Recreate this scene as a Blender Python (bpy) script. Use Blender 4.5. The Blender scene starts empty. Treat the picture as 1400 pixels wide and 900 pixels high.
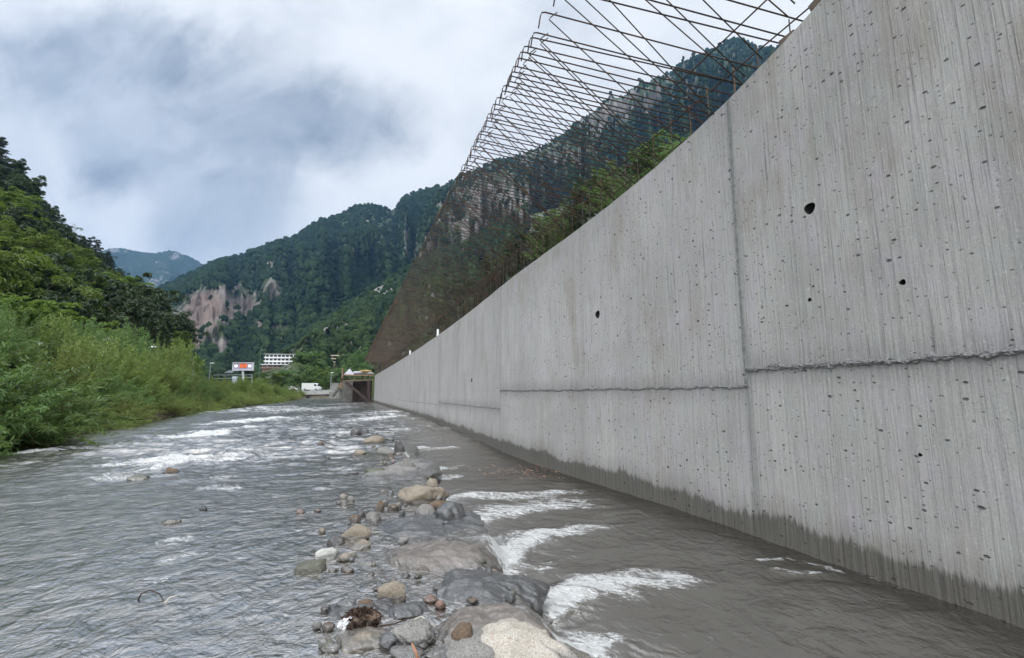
import bpy, math, random
import numpy as np
from math import radians as R, sin, cos, pi
random.seed(7); rng = np.random.default_rng(11)
SC = bpy.context.scene; C = SC.collection

# ------------------------------------------------------------------ camera model used to survey the site
F = 622.0; TH = math.atan(88 / F); CT, ST = cos(TH), sin(TH); HC = 1.4
def ray(px, py):
    u = (px - 700) / F; v = (450 - py) / F
    return u, CT - v * ST, ST + v * CT
def atz(px, py, z):
    x, y, w = ray(px, py); t = (z - HC) / w
    return x * t, y * t
def aty(px, py, Y):
    x, y, w = ray(px, py); t = Y / y
    return x * t, Y, HC + w * t
def sstep(a, b, x):
    t = np.clip((np.asarray(x, float) - a) / (b - a), 0, 1); return t * t * (3 - 2 * t)
def wall_x(Y): return 4.12 - 0.42 * sstep(4.5, 11, Y) - 0.36 * np.asarray(Y, float)
WT = np.array([-0.3387, 0.9409]); WN = np.array([-0.9409, -0.3387])      # along the wall / towards the river
def wall_hit(px, py):
    x, y, w = ray(px, py); lo, hi = 0.5, 200.0
    for _ in range(60):
        m = (lo + hi) / 2
        if x * m < wall_x(y * m): lo = m
        else: hi = m
    return x * lo, y * lo, HC + w * lo
def wall_y(px):
    return wall_hit(px, 538)[1]
def bank_x(Y): return wall_x(Y) - (10.8 + 2.2 * sstep(4, 30, Y))
WL = 0.2
_cr = [(775,899),(770,885),(762,860),(740,820),(705,797),(684,770),(680,745),(640,715),(615,690),(600,665),(575,645),(560,628),(545,610),(520,597),(495,586)]
_crw = sorted([(atz(a, b, 0.1)[1], atz(a, b, 0.1)[0]) for a, b in _cr])
CRY = np.array([p[0] for p in _crw]); CRX = np.array([p[1] for p in _crw])
def crest_x(Y):
    Y = np.asarray(Y, float)
    return np.where(Y < CRY[0], CRX[0] + 0.25 * (CRY[0] - Y), np.interp(Y, CRY, CRX))

# ------------------------------------------------------------------ noise
def _h(i, j, s):
    n = (i.astype(np.int64) * 374761393 + j.astype(np.int64) * 668265263 + s * 974634777) & 0x7fffffff
    n = ((n ^ (n >> 13)) * 1274126177) & 0x7fffffff
    return ((n ^ (n >> 16)) & 0xffff) / 65535.0
def vn(x, y, s=0):
    x = np.asarray(x, float); y = np.asarray(y, float)
    i = np.floor(x); j = np.floor(y); a = x - i; b = y - j
    a = a * a * a * (a * (a * 6 - 15) + 10); b = b * b * b * (b * (b * 6 - 15) + 10)
    return ((_h(i, j, s) * (1 - a) + _h(i + 1, j, s) * a) * (1 - b) + (_h(i, j + 1, s) * (1 - a) + _h(i + 1, j + 1, s) * a) * b) * 2 - 1
def fbm(x, y, o=4, s=0, g=0.5):
    r = 0; a = 1; t = 0
    for k in range(o):
        r = r + a * vn(x * 2 ** k + 17.3 * k, y * 2 ** k - 9.1 * k, s + k); t += a; a *= g
    return r / t
def ridged(x, y, o=4, s=0):
    r = 0; a = 1; t = 0
    for k in range(o):
        r = r + a * (1 - np.abs(vn(x * 2 ** k + 5.7 * k, y * 2 ** k + 3.3 * k, s + k)) * 2); t += a; a *= 0.5
    return r / t

# ------------------------------------------------------------------ materials
def newmat(name):
    m = bpy.data.materials.new(name); m.use_nodes = True
    nt = m.node_tree; nt.nodes.clear()
    return m, nt, nt.nodes.new('ShaderNodeOutputMaterial')
class NT:
    def __init__(s, nt): s.nt = nt
    def n(s, t, **k):
        q = s.nt.nodes.new('ShaderNode' + t)
        for a, b in k.items(): setattr(q, a, b)
        return q
    def l(s, a, b): s.nt.links.new(a, b)
    def put(s, sock, v):
        if isinstance(v, bpy.types.NodeSocket): s.l(v, sock)
        elif isinstance(v, (tuple, list)) and len(v) == 3 and sock.type == 'RGBA': sock.default_value = (*v, 1)
        else: sock.default_value = v
    def m(s, op, a, b=0.0, c=None, clamp=False):
        q = s.n('Math', operation=op, use_clamp=clamp); s.put(q.inputs[0], a); s.put(q.inputs[1], b)
        if c is not None: s.put(q.inputs[2], c)
        return q.outputs[0]
    def mix(s, f, a, b, mode='MIX'):
        q = s.n('Mix', data_type='RGBA', blend_type=mode); s.put(q.inputs[0], f); s.put(q.inputs[6], a); s.put(q.inputs[7], b)
        return q.outputs[2]
    def noise(s, vec, sc=1.0, det=4, rough=0.5, dist=0.0, col=False):
        q = s.n('TexNoise'); s.put(q.inputs['Scale'], sc); s.put(q.inputs['Detail'], det); s.put(q.inputs['Roughness'], rough); s.put(q.inputs['Distortion'], dist)
        if vec is not None: s.l(vec, q.inputs['Vector'])
        return q.outputs['Color' if col else 'Fac']
    def map(s, vec, scale=(1,1,1), loc=(0,0,0), rot=(0,0,0)):
        q = s.n('Mapping'); s.l(vec, q.inputs[0]); q.inputs[1].default_value = loc; q.inputs[2].default_value = rot; q.inputs[3].default_value = scale
        return q.outputs[0]
    def rng(s, v, a, b, c=0.0, d=1.0, smooth=False):
        q = s.n('MapRange', interpolation_type='SMOOTHSTEP' if smooth else 'LINEAR'); s.put(q.inputs[0], v)
        for k, x in zip((1,2,3,4), (a,b,c,d)): s.put(q.inputs[k], x)
        return q.outputs[0]
    def bump(s, h, st=1.0, dist=0.01, norm=None):
        q = s.n('Bump'); s.put(q.inputs['Height'], h); s.put(q.inputs['Strength'], st); s.put(q.inputs['Distance'], dist)
        if norm is not None: s.l(norm, q.inputs['Normal'])
        return q.outputs[0]
    def pbr(s, col, rough=0.8, spec=0.3, norm=None, metal=0.0, emis=None, es=0.0):
        q = s.n('BsdfPrincipled'); s.put(q.inputs['Base Color'], col); s.put(q.inputs['Roughness'], rough)
        s.put(q.inputs['Specular IOR Level'], spec); s.put(q.inputs['Metallic'], metal)
        if norm is not None: s.l(norm, q.inputs['Normal'])
        if emis is not None: s.put(q.inputs['Emission Color'], emis); q.inputs['Emission Strength'].default_value = es
        return q.outputs[0]
def simple(name, col, rough=0.7, spec=0.3, var=0.25, scale=6.0, metal=0.0, bump=0.0, emis=0.0):
    m, nt, out = newmat(name); k = NT(nt)
    tc = k.n('TexCoord').outputs['Object']
    f = k.noise(tc, scale, 5, 0.6)
    a = tuple(c * (1 - var) for c in col); b = tuple(min(1, c * (1 + var)) for c in col)
    c = k.mix(k.rng(f, 0.3, 0.7), a, b)
    nm = k.bump(f, 1.0, bump) if bump else None
    k.l(k.pbr(c, rough, spec, nm, metal, col if emis else None, emis), out.inputs[0])
    return m
def rust_mat():
    m, nt, out = newmat('rusty_steel'); k = NT(nt)
    g = k.n('NewGeometry').outputs['Position']
    f = k.noise(g, 2.2, 5, 0.65); y = k.n('SeparateXYZ'); k.l(g, y.inputs[0])
    f2 = k.noise(g, 45, 3, 0.6)
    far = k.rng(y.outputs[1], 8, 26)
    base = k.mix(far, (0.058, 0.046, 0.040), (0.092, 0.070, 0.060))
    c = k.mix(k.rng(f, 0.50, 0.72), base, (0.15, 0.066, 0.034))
    c = k.mix(k.rng(f2, 0.35, 0.7, 0, 0.5), c, (0.02, 0.015, 0.013))
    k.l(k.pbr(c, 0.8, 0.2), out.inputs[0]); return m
def leaf_mat(name, c1, c2, c3, scale=1.2, trans=0.42):
    m, nt, out = newmat(name); k = NT(nt)
    g = k.n('NewGeometry'); p = g.outputs['Position']; oi = k.n('ObjectInfo').outputs['Random']
    f = k.noise(p, scale, 4, 0.6)
    c = k.mix(k.rng(f, 0.32, 0.68), c1, c2)
    c = k.mix(k.m('MULTIPLY', g.outputs['Random Per Island'], 0.6), c, c3)
    hs = k.n('HueSaturation'); k.l(c, hs.inputs['Color']); k.put(hs.inputs['Value'], k.rng(oi, 0, 1, 0.78, 1.2)); k.put(hs.inputs['Hue'], k.rng(oi, 0, 1, 0.488, 0.512))
    c = hs.outputs[0]
    d = k.n('BsdfDiffuse'); k.l(c, d.inputs[0]); t = k.n('BsdfTranslucent')
    k.l(k.mix(0.5, c, (0.14, 0.22, 0.03)), t.inputs[0])
    s = k.n('MixShader'); s.inputs[0].default_value = trans; k.l(d.outputs[0], s.inputs[1]); k.l(t.outputs[0], s.inputs[2])
    gl = k.n('BsdfGlossy'); gl.inputs['Roughness'].default_value = 0.5; gl.inputs[0].default_value = (1, 1, 1, 1)
    s2 = k.n('MixShader'); s2.inputs[0].default_value = 0.035; k.l(s.outputs[0], s2.inputs[1]); k.l(gl.outputs[0], s2.inputs[2])
    k.l(s2.outputs[0], out.inputs[0]); return m
def rock_mat(name, c1, c2, c3, wet=0.0, speck=70, waterz=0.2):
    m, nt, out = newmat(name); k = NT(nt)
    tc = k.n('TexCoord').outputs['Object']; g = k.n('NewGeometry').outputs['Position']; z = k.n('SeparateXYZ'); k.l(g, z.inputs[0])
    c1, c2, c3 = [tuple(q * .80 for q in x) for x in (c1, c2, c3)]
    big = k.noise(g, 7, 5, 0.6, 0.4); sp = k.noise(g, speck * 1.6, 3, 0.7); sp2 = k.noise(k.map(g, loc=(3, 1, 7)), speck * 3.2, 2, 0.7)
    c = k.mix(k.rng(big, 0.35, 0.65), c1, c2)
    c = k.mix(k.rng(sp, 0.55, 0.63, 0, 0.8), c, c3)
    c = k.mix(k.rng(sp2, 0.60, 0.66, 0, 0.85), c, (0.035, 0.033, 0.032))
    c = k.mix(k.rng(sp, 0.34, 0.42, 0.7, 0), c, tuple(min(0.8, x * 1.7) for x in c1))
    lim = k.m('ADD', waterz + 0.012, k.m('MULTIPLY', k.noise(g, 14, 3, 0.6), 0.05))
    w = k.m('MAXIMUM', k.rng(k.m('SUBTRACT', z.outputs[2], lim), -0.008, 0.01, 1, 0), wet)
    c = k.mix(k.m('MULTIPLY', w, 0.62), c, (0.018, 0.018, 0.017))
    h = k.m('ADD', k.m('MULTIPLY', big, 1.0), k.m('MULTIPLY', sp, 0.22))
    ro = k.rng(w, 0, 1, 0.85, 0.16)
    sh = k.pbr(c, ro, k.rng(w, 0, 1, 0.25, 0.6), k.bump(h, 1.0, 0.03)); b = sh.node
    film = k.noise(k.map(g, (6, 16, 9), (0, 0, 0), (0, 0, 0.3)), 1.0, 4, 0.6, 1.0)
    k.put(b.inputs['Coat Weight'], k.m('MULTIPLY', w, 1.0)); b.inputs['Coat Roughness'].default_value = 0.10; k.l(k.bump(film, 1.0, 0.03), b.inputs['Coat Normal'])
    k.l(sh, out.inputs[0]); return m
def wall_mat():
    m, nt, out = newmat('board_marked_concrete'); k = NT(nt)
    uv = k.n('UVMap', uv_map='UVMap').outputs[0]; sx = k.n('SeparateXYZ'); k.l(uv, sx.inputs[0]); s, z = sx.outputs[0], sx.outputs[1]
    strip = k.noise(k.map(uv, (26, 0.55, 1)), 1.0, 4, 0.65)             # board-mark ribs
    fine = k.noise(k.map(uv, (95, 2.0, 1)), 1.0, 3, 0.6)
    grit = k.noise(k.map(uv, (60, 60, 1)), 1.0, 5, 0.75)
    clump = k.noise(k.map(uv, (17, 17, 1)), 1.0, 4, 0.62, 0.6)
    cloud = k.noise(k.map(uv, (1.1, 0.6, 1)), 1.0, 5, 0.6, 0.3)
    bay = k.noise(k.map(uv, (0.7, 0.06, 1)), 1.0, 3, 0.6)
    tint = k.noise(k.map(uv, (4, 2, 1), (9, 4, 0)), 1.0, 4, 0.6)
    c = k.mix(k.rng(cloud, 0.3, 0.7), (0.275, 0.270, 0.256), (0.385, 0.378, 0.362))
    c = k.mix(k.rng(bay, 0.38, 0.62, 0, 0.35), c, (0.25, 0.248, 0.235))
    c = k.mix(k.rng(tint, 0.5, 0.68, 0, 0.35), c, (0.37, 0.345, 0.40))
    c = k.mix(k.rng(tint, 0.46, 0.33, 0, 0.28), c, (0.31, 0.36, 0.33))
    stain = k.noise(k.map(uv, (1.6, 0.5, 1), (4.3, 1.7, 0)), 1.0, 4, 0.6)
    c = k.mix(k.rng(stain, 0.54, 0.70, 0, 0.65), c, (0.21, 0.185, 0.145))
    for _y, _a in ((JYs, .55), (JY2s, .35), (JY3s, .3), (JYs - 2.6, .18), (JYs + 2.9, .16), (JY2s + 3.1, .2)):
        jd = k.m('ABSOLUTE', k.m('SUBTRACT', k.m('ADD', s, k.m('MULTIPLY', k.m('SUBTRACT', clump, .5), .05)), _y * 1.063)); c = k.mix(k.rng(jd, .005, .075, _a, 0), c, (.13, .14, .13))
    for _y in (JYs, JY2s, JY3s): c = k.mix(k.m('MULTIPLY', k.m('GREATER_THAN', s, _y * 1.063), .10), c, (.30, .30, .31))
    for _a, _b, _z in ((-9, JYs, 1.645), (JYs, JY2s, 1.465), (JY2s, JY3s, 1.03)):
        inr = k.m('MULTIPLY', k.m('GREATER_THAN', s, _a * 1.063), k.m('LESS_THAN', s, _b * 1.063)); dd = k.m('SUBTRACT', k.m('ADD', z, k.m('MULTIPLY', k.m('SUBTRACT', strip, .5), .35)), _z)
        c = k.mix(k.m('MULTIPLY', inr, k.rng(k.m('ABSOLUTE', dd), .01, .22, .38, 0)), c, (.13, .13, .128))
    drip = k.noise(k.map(uv, (48, .9, 1), (5, 3, 0)), 1.0, 3, .6); c = k.mix(k.m('MULTIPLY', k.rng(drip, .62, .70), k.rng(z, 1.7, .6, .65, .1)), c, (.09, .09, .088))
    # dark run marks under the pour lines; darker in the grooves
    c = k.mix(k.rng(strip, 0.48, 0.30, 0, 0.38), c, (0.14, 0.14, 0.138))
    c = k.mix(k.rng(fine, 0.58, 0.72, 0, 0.35), c, (0.47, 0.47, 0.48))
    c = k.mix(k.rng(grit, 0.58, 0.70, 0, 0.55), c, (0.54, 0.54, 0.53))
    c = k.mix(k.rng(grit, 0.42, 0.30, 0, 0.6), c, (0.11, 0.11, 0.11))
    blot = k.noise(k.map(uv, (30, 22, 1), (3, 3, 0)), 1.0, 4, 0.7, .8); c = k.mix(k.rng(blot, .60, .70, 0, .45), c, (.50, .50, .49)); c = k.mix(k.rng(blot, .38, .30, 0, .45), c, (.15, .15, .15))
    # bug holes of two sizes
    def holes(sc, pr, rad, seed):
        v = k.n('TexVoronoi', voronoi_dimensions='2D'); k.l(k.map(uv, (sc * 0.8, sc * 1.35, 1), (seed, seed * 2, 0)), v.inputs['Vector']); v.inputs['Scale'].default_value = 1
        cs = k.n('SeparateColor'); k.l(v.outputs['Color'], cs.inputs[0])
        r = k.m('MULTIPLY', k.m('ADD', cs.outputs[1], 0.35), rad)
        dd = k.m('ADD', v.outputs['Distance'], k.m('MULTIPLY', k.m('SUBTRACT', clump, 0.5), rad * 1.2))
        return k.m('MULTIPLY', k.m('LESS_THAN', cs.outputs[0], pr), k.rng(k.m('SUBTRACT', dd, r), -0.04, 0.015, 1, 0))
    h1 = holes(4.2, 0.22, 0.050, 3.1); h2 = holes(9.0, 0.22, 0.085, 8.7); h3 = holes(22.0, 0.16, 0.13, 1.3)
    hole = k.m('MAXIMUM', k.m('MAXIMUM', h1, h2), k.m('MULTIPLY', h3, 0.8))
    c = k.mix(k.m('MULTIPLY', hole, 0.78), c, (0.05, 0.05, 0.052))
    # wet band above the water
    wv = k.noise(k.map(uv, (16, 0.5, 1), (2, 7, 0)), 1.0, 4, 0.7); wl = k.noise(k.map(uv, (1.2, 0.0, 1)), 1.0, 4, 0.6)
    top = k.m('ADD', k.m('ADD', k.rng(s, 2, 22, 0.20, 0.46), k.m('MULTIPLY', k.m('SUBTRACT', wv, 0.5), 0.20)), k.m('MULTIPLY', k.m('SUBTRACT', wl, 0.5), 0.46))
    wet = k.m('MAXIMUM', k.rng(k.m('SUBTRACT', z, k.m('ADD', top, k.m('MULTIPLY', k.m('SUBTRACT', fine, .5), .16))), -0.035, 0.03, 1, 0), k.rng(k.m('SUBTRACT', z, top), -0.02, 0.22, .35, 0))
    wc = k.mix(k.rng(strip, 0.35, 0.65), (0.038, 0.036, 0.030), (0.095, 0.088, 0.072))
    c = k.mix(k.m('MULTIPLY', wet, 0.90), c, wc)
    # paler drier fringe just above the wet edge is left out; height field
    rib = k.rng(strip, 0.40, 0.60, 0, 1)
    amp = k.rng(s, 2, 14, 1.0, 0.55)
    hh = k.m('ADD', k.m('MULTIPLY', rib, 0.34), k.m('MULTIPLY', fine, 0.25))
    hh = k.m('ADD', k.m('ADD', hh, k.m('MULTIPLY', grit, 0.40)), k.m('MULTIPLY', clump, 0.30))
    hh = k.m('SUBTRACT', hh, k.m('MULTIPLY', hole, 1.6))
    nm = k.bump(k.m('MULTIPLY', hh, amp), 1.0, 0.020)
    k.l(k.pbr(c, k.rng(wet, 0, 1, 0.95, 0.5), k.rng(wet, 0, 1, 0.1, 0.35), nm), out.inputs[0]); return m
def water_mat():
    m, nt, out = newmat('murky_river_water'); k = NT(nt)
    g = k.n('NewGeometry').outputs['Position']
    foam = k.n('Attribute', attribute_name='foam').outputs['Fac']; clar = k.n('Attribute', attribute_name='clar').outputs['Fac']; right = k.n('Attribute', attribute_name='chan').outputs['Fac']
    fl = k.map(g, (1, 1, 1), (0, 0, 0), (0, 0, -0.34))
    n1 = k.noise(k.map(fl, (6.5, 6, 3)), 1.0, 5, 0.62, 1.6); n2 = k.noise(k.map(fl, (26, 16, 9)), 1.0, 3, 0.6, 0.5)
    base = k.mix(right, (0.115, 0.108, 0.092), (0.110, 0.096, 0.074))
    base = k.mix(k.rng(k.noise(g, 0.9, 4, 0.6), 0.35, 0.7, 0, 0.4), base, (0.125, 0.115, 0.095))
    nm = k.bump(k.m('ADD', n1, k.m('MULTIPLY', n2, 0.30)), 1.0, k.rng(right, 0, 1, 0.020, 0.012))
    d = k.n('BsdfDiffuse'); k.l(base, d.inputs[0]); k.l(nm, d.inputs['Normal'])
    t = k.n('BsdfTransparent'); t.inputs[0].default_value = (0.72, 0.72, 0.62, 1)
    s1 = k.n('MixShader'); k.l(clar, s1.inputs[0]); k.l(d.outputs[0], s1.inputs[1]); k.l(t.outputs[0], s1.inputs[2])
    gl = k.n('BsdfGlossy'); gl.inputs['Roughness'].default_value = 0.20; k.l(nm, gl.inputs['Normal']); k.l(k.mix(right, (0.66, 0.635, 0.60), (0.52, 0.50, 0.47)), gl.inputs[0])
    fr = k.n('Fresnel'); fr.inputs['IOR'].default_value = 1.33; k.l(nm, fr.inputs['Normal'])
    s2 = k.n('MixShader'); k.l(k.m('MULTIPLY', fr.outputs[0], 1.0, clamp=True), s2.inputs[0]); k.l(s1.outputs[0], s2.inputs[1]); k.l(gl.outputs[0], s2.inputs[2])
    fm = k.map(g, (1, 1, 1), (0, 0, 0), (0, 0, 0.35))
    fn = k.noise(k.map(fm, (6, 14, 8)), 1.0, 6, 0.72, 1.1); fn2 = k.noise(k.map(fm, (32, 60, 30)), 1.0, 4, 0.7, 0.6)
    fn3 = k.noise(k.map(fm, (0.9, 2.6, 1)), 1.0, 5, 0.65, 0.8)
    mask = k.m('ADD', k.m('ADD', foam, k.m('MULTIPLY', k.m('SUBTRACT', fn3, 0.5), 1.6)), k.m('ADD', k.m('MULTIPLY', k.m('SUBTRACT', fn, 0.5), 2.6), k.m('MULTIPLY', k.m('SUBTRACT', fn2, 0.5), 1.5)))
    mask = k.m('MULTIPLY', k.rng(mask, 0.46, 1.05, 0, 0.92), k.rng(foam, 0.03, 0.15))
    fd = k.n('BsdfDiffuse'); k.l(k.mix(k.rng(fn2, .3, .7), (0.42, 0.43, 0.42), (0.80, 0.81, 0.81)), fd.inputs[0]); k.l(k.bump(fn2, 1.0, 0.03), fd.inputs['Normal'])
    s3 = k.n('MixShader'); k.l(mask, s3.inputs[0]); k.l(s2.outputs[0], s3.inputs[1]); k.l(fd.outputs[0], s3.inputs[2])
    k.l(s3.outputs[0], out.inputs[0]); return m
def ground_mat():
    m, nt, out = newmat('bank_soil_and_grass'); k = NT(nt)
    g = k.n('NewGeometry').outputs['Position']; z = k.n('SeparateXYZ'); k.l(g, z.inputs[0])
    f = k.noise(g, 0.7, 6, 0.65); f2 = k.noise(g, 9, 5, 0.65)
    gr = k.mix(f2, (0.035, 0.055, 0.018), (0.085, 0.11, 0.035))
    so = k.mix(f2, (0.055, 0.042, 0.03), (0.16, 0.13, 0.10))
    a = k.rng(k.m('ADD', z.outputs[2], k.m('MULTIPLY', f, 0.8)), 0.85, 1.25)
    k.l(k.pbr(k.mix(a, so, gr), 0.95, 0.1, k.bump(f2, 1.0, 0.08)), out.inputs[0]); return m
def mount_mat(name, g1, g2, r1, r2, sc):
    m, nt, out = newmat(name); k = NT(nt)
    g = k.n('NewGeometry').outputs['Position']; rk = k.n('Attribute', attribute_name='rock').outputs['Fac']; rd = k.n('Attribute', attribute_name='red').outputs['Fac']
    f = k.noise(g, sc, 6, 0.65); f2 = k.noise(k.map(g, (1, 1, 0.45)), sc * 5, 5, 0.7, 0.5); f3 = k.noise(g, sc * 14, 4, 0.7)
    gr = k.mix(k.rng(f3, 0.35, 0.65), g1, g2)
    ro = k.mix(k.rng(f2, 0.35, 0.65), r1, r2)
    ro = k.mix(rd, ro, k.mix(f2, (0.09, 0.07, 0.06), (0.205, 0.15, 0.125)))
    a = k.rng(k.m('ADD', rk, k.m('MULTIPLY', k.m('SUBTRACT', f2, 0.5), 2.4)), 0.42, 0.66)
    k.l(k.pbr(k.mix(a, gr, ro), 0.95, 0.05, k.bump(f2, 1.0, 0.35 / sc * 0.05)), out.inputs[0]); return m
def tuft_mat(name, c1, c2, sc):
    m, nt, out = newmat(name); k = NT(nt)
    gg = k.n('NewGeometry'); g = gg.outputs['Position']
    f = k.noise(g, sc, 4, 0.6)
    c = k.mix(k.rng(f, 0.35, 0.65), c1, c2)
    c = k.mix(k.m('MULTIPLY', gg.outputs['Random Per Island'], 0.7), c, tuple(x * 0.45 for x in c1))
    k.l(k.pbr(c, 1.0, 0.0), out.inputs[0]); return m

JYs = wall_hit(1022, 520)[1]; JY2s = wall_y(684); JY3s = wall_y(600)
M = dict(darkconc=simple('shaded_concrete', (0.11, 0.11, 0.10), 0.9, 0.1, 0.3, 1.5), redrust=simple('orange_rust', (0.22, 0.085, 0.04), 0.9, 0.1, 0.5, 3),  # darkconc: grey abutment concrete with the shade behind the brace put into its colour
    wall=wall_mat(), water=water_mat(), rust=rust_mat(), ground=ground_mat(),
    seam=simple('rough_pour_seam', (0.17, 0.17, 0.17), 0.95, 0.1, 0.65, 55, bump=0.012),
    joint=simple('mossy_joint', (0.145, 0.155, 0.15), 0.9, 0.1, 0.35, 30, bump=0.006),
    hole=simple('hole_shade', (0.035, 0.035, 0.037), 0.95, 0.1),  # shade inside the tie holes painted as a near-black colour
    conc=simple('grey_concrete', (0.34, 0.34, 0.33), 0.9, 0.2, 0.2, 1.5),
    conc2=simple('old_concrete', (0.20, 0.20, 0.185), 0.9, 0.2, 0.3, 1.5),
    wood=simple('weathered_timber', (0.10, 0.08, 0.063), 0.85, 0.2, 0.35, 5),
    wood2=simple('new_timber', (0.20, 0.135, 0.09), 0.8, 0.2, 0.25, 4),
    darkwood=simple('wet_timber', (0.060, 0.038, 0.030), 0.8, 0.2, 0.3, 4),
    brownsteel=simple('brown_steel', (0.040, 0.027, 0.024), 0.7, 0.3, 0.4, 2),
    asphalt=simple('asphalt', (0.06, 0.06, 0.062), 0.95, 0.1, 0.15, 3),
    paint=simple('white_paint', (0.75, 0.75, 0.74), 0.5, 0.4, 0.05), glass=simple('dark_glass', (0.03, 0.035, 0.04), 0.12, 0.6, 0.1),
    galv=simple('galvanised_steel', (0.36, 0.39, 0.41), 0.5, 0.4, 0.12), greenp=simple('green_painted_steel', (0.10, 0.17, 0.15), 0.6, 0.3, 0.1),
    black=simple('black_plastic', (0.025, 0.025, 0.025), 0.7, 0.3), cream=simple('cream_render', (0.58, 0.54, 0.40), 0.8, 0.2, 0.1),
    lilac=simple('pale_lilac_panel', (0.42, 0.40, 0.55), 0.6, 0.3, 0.05), blue=simple('pale_blue_sign', (0.40, 0.55, 0.72), 0.5, 0.3, 0.06),
    roofd=simple('slate_roof', (0.10, 0.11, 0.12), 0.8, 0.2, 0.2), salmon=simple('brick_wall', (0.26, 0.17, 0.13), 0.9, 0.1, 0.2),
    led=simple('orange_led', (0.75, 0.16, 0.04), 0.5, 0.3, 0.2, 3, emis=0.35), lamp=simple('white_led', (0.95, 0.93, 1.0), 0.5, 0.3, 0.02, 3, emis=0.7),
    bark=simple('bark', (0.075, 0.058, 0.045), 0.95, 0.1, 0.4, 8, bump=0.02), twig=simple('brown_twigs', (0.13, 0.085, 0.055), 0.9, 0.1, 0.4, 5),
    tarp=simple('grey_tarpaulin', (0.40, 0.40, 0.43), 0.6, 0.3, 0.2, 2), sand=simple('ochre_sacks', (0.36, 0.27, 0.12), 0.8, 0.2, 0.3, 2),
    plastic=simple('white_sheet', (0.80, 0.80, 0.82), 0.4, 0.4, 0.08, 20, bump=0.01), orange=simple('peeled_branch', (0.34, 0.18, 0.12), 0.8, 0.2, 0.25, 20),
    redtwig=simple('dead_leaves', (0.048, 0.027, 0.019), 0.75, 0.3, 0.6, 40), palestick=simple('pale_stick', (0.45, 0.42, 0.34), 0.8, 0.2, 0.2, 10),
    leaf_lime=leaf_mat('lime_leaves', (0.095, 0.155, 0.014), (0.175, 0.245, 0.022), (0.06, 0.11, 0.012), 0.5),
    leaf_green=leaf_mat('green_leaves', (0.055, 0.120, 0.026), (0.105, 0.195, 0.042), (0.16, 0.25, 0.08), 0.9),
    leaf_willow=leaf_mat('willow_leaves', (0.15, 0.215, 0.040), (0.25, 0.31, 0.065), (0.09, 0.145, 0.03), 0.8),
    leaf_dark=leaf_mat('dark_leaves', (0.020, 0.042, 0.014), (0.040, 0.072, 0.020), (0.018, 0.032, 0.014), 0.3, 0.15),
    leaf_conifer=leaf_mat('conifer_needles', (0.014, 0.028, 0.015), (0.026, 0.045, 0.022), (0.020, 0.028, 0.014), 0.2, 0.08),
)
RM = dict(
    tan=rock_mat('tan_granite', (0.26, 0.22, 0.17), (0.34, 0.30, 0.24), (0.18, 0.14, 0.10)),
    grey=rock_mat('grey_granite', (0.22, 0.215, 0.20), (0.31, 0.30, 0.28), (0.12, 0.11, 0.10)),
    pale=rock_mat('pale_granite', (0.46, 0.42, 0.36), (0.56, 0.53, 0.47), (0.36, 0.24, 0.15)),
    white=rock_mat('whitish_stone', (0.50, 0.50, 0.46), (0.62, 0.61, 0.56), (0.38, 0.38, 0.34)),
    brown=rock_mat('brown_stone', (0.13, 0.09, 0.065), (0.20, 0.145, 0.10), (0.08, 0.055, 0.04)),
    red=rock_mat('reddish_stone', (0.30, 0.16, 0.11), (0.38, 0.25, 0.19), (0.16, 0.08, 0.05)),
    dark=rock_mat('dark_wet_stone', (0.10, 0.105, 0.11), (0.15, 0.155, 0.16), (0.05, 0.05, 0.055), wet=0.85),
    black=rock_mat('black_wet_stone', (0.06, 0.05, 0.05), (0.09, 0.08, 0.075), (0.03, 0.03, 0.03), wet=0.8),
    wet=rock_mat('wet_brown_granite', (0.26, 0.22, 0.185), (0.34, 0.29, 0.245), (0.15, 0.12, 0.10), wet=0.7),
    green=rock_mat('algae_stone', (0.12, 0.125, 0.07), (0.18, 0.18, 0.11), (0.08, 0.08, 0.05), wet=0.6),
)

# ------------------------------------------------------------------ mesh helpers
def link(o, parent=None):
    C.objects.link(o)
    if parent is not None: o.parent = parent
    return o
def mesh_np(name, V, Fq, mat, parent=None, smooth=True, attrs=None, uv=None):
    """V (n,3); Fq (m,k) with one k for all faces"""
    V = np.asarray(V, np.float32); Fq = np.asarray(Fq, np.int32)
    me = bpy.data.meshes.new(name); n, kk = len(V), Fq.shape[1]
    me.vertices.add(n); me.vertices.foreach_set('co', V.ravel())
    me.loops.add(Fq.size); me.loops.foreach_set('vertex_index', Fq.ravel())
    me.polygons.add(len(Fq)); me.polygons.foreach_set('loop_start', np.arange(0, Fq.size, kk, dtype=np.int32))
    me.polygons.foreach_set('loop_total', np.full(len(Fq), kk, np.int32))
    me.polygons.foreach_set('use_smooth', np.full(len(Fq), smooth, bool))
    me.update(calc_edges=True)
    for a, v in (attrs or {}).items():
        at = me.attributes.new(a, 'FLOAT', 'POINT'); at.data.foreach_set('value', np.asarray(v, np.float32))
    if uv is not None:
        l = me.uv_layers.new(name='UVMap'); l.data.foreach_set('uv', np.asarray(uv, np.float32)[Fq.ravel()].ravel())
    me.materials.append(mat)
    return link(bpy.data.objects.new(name, me), parent)
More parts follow.
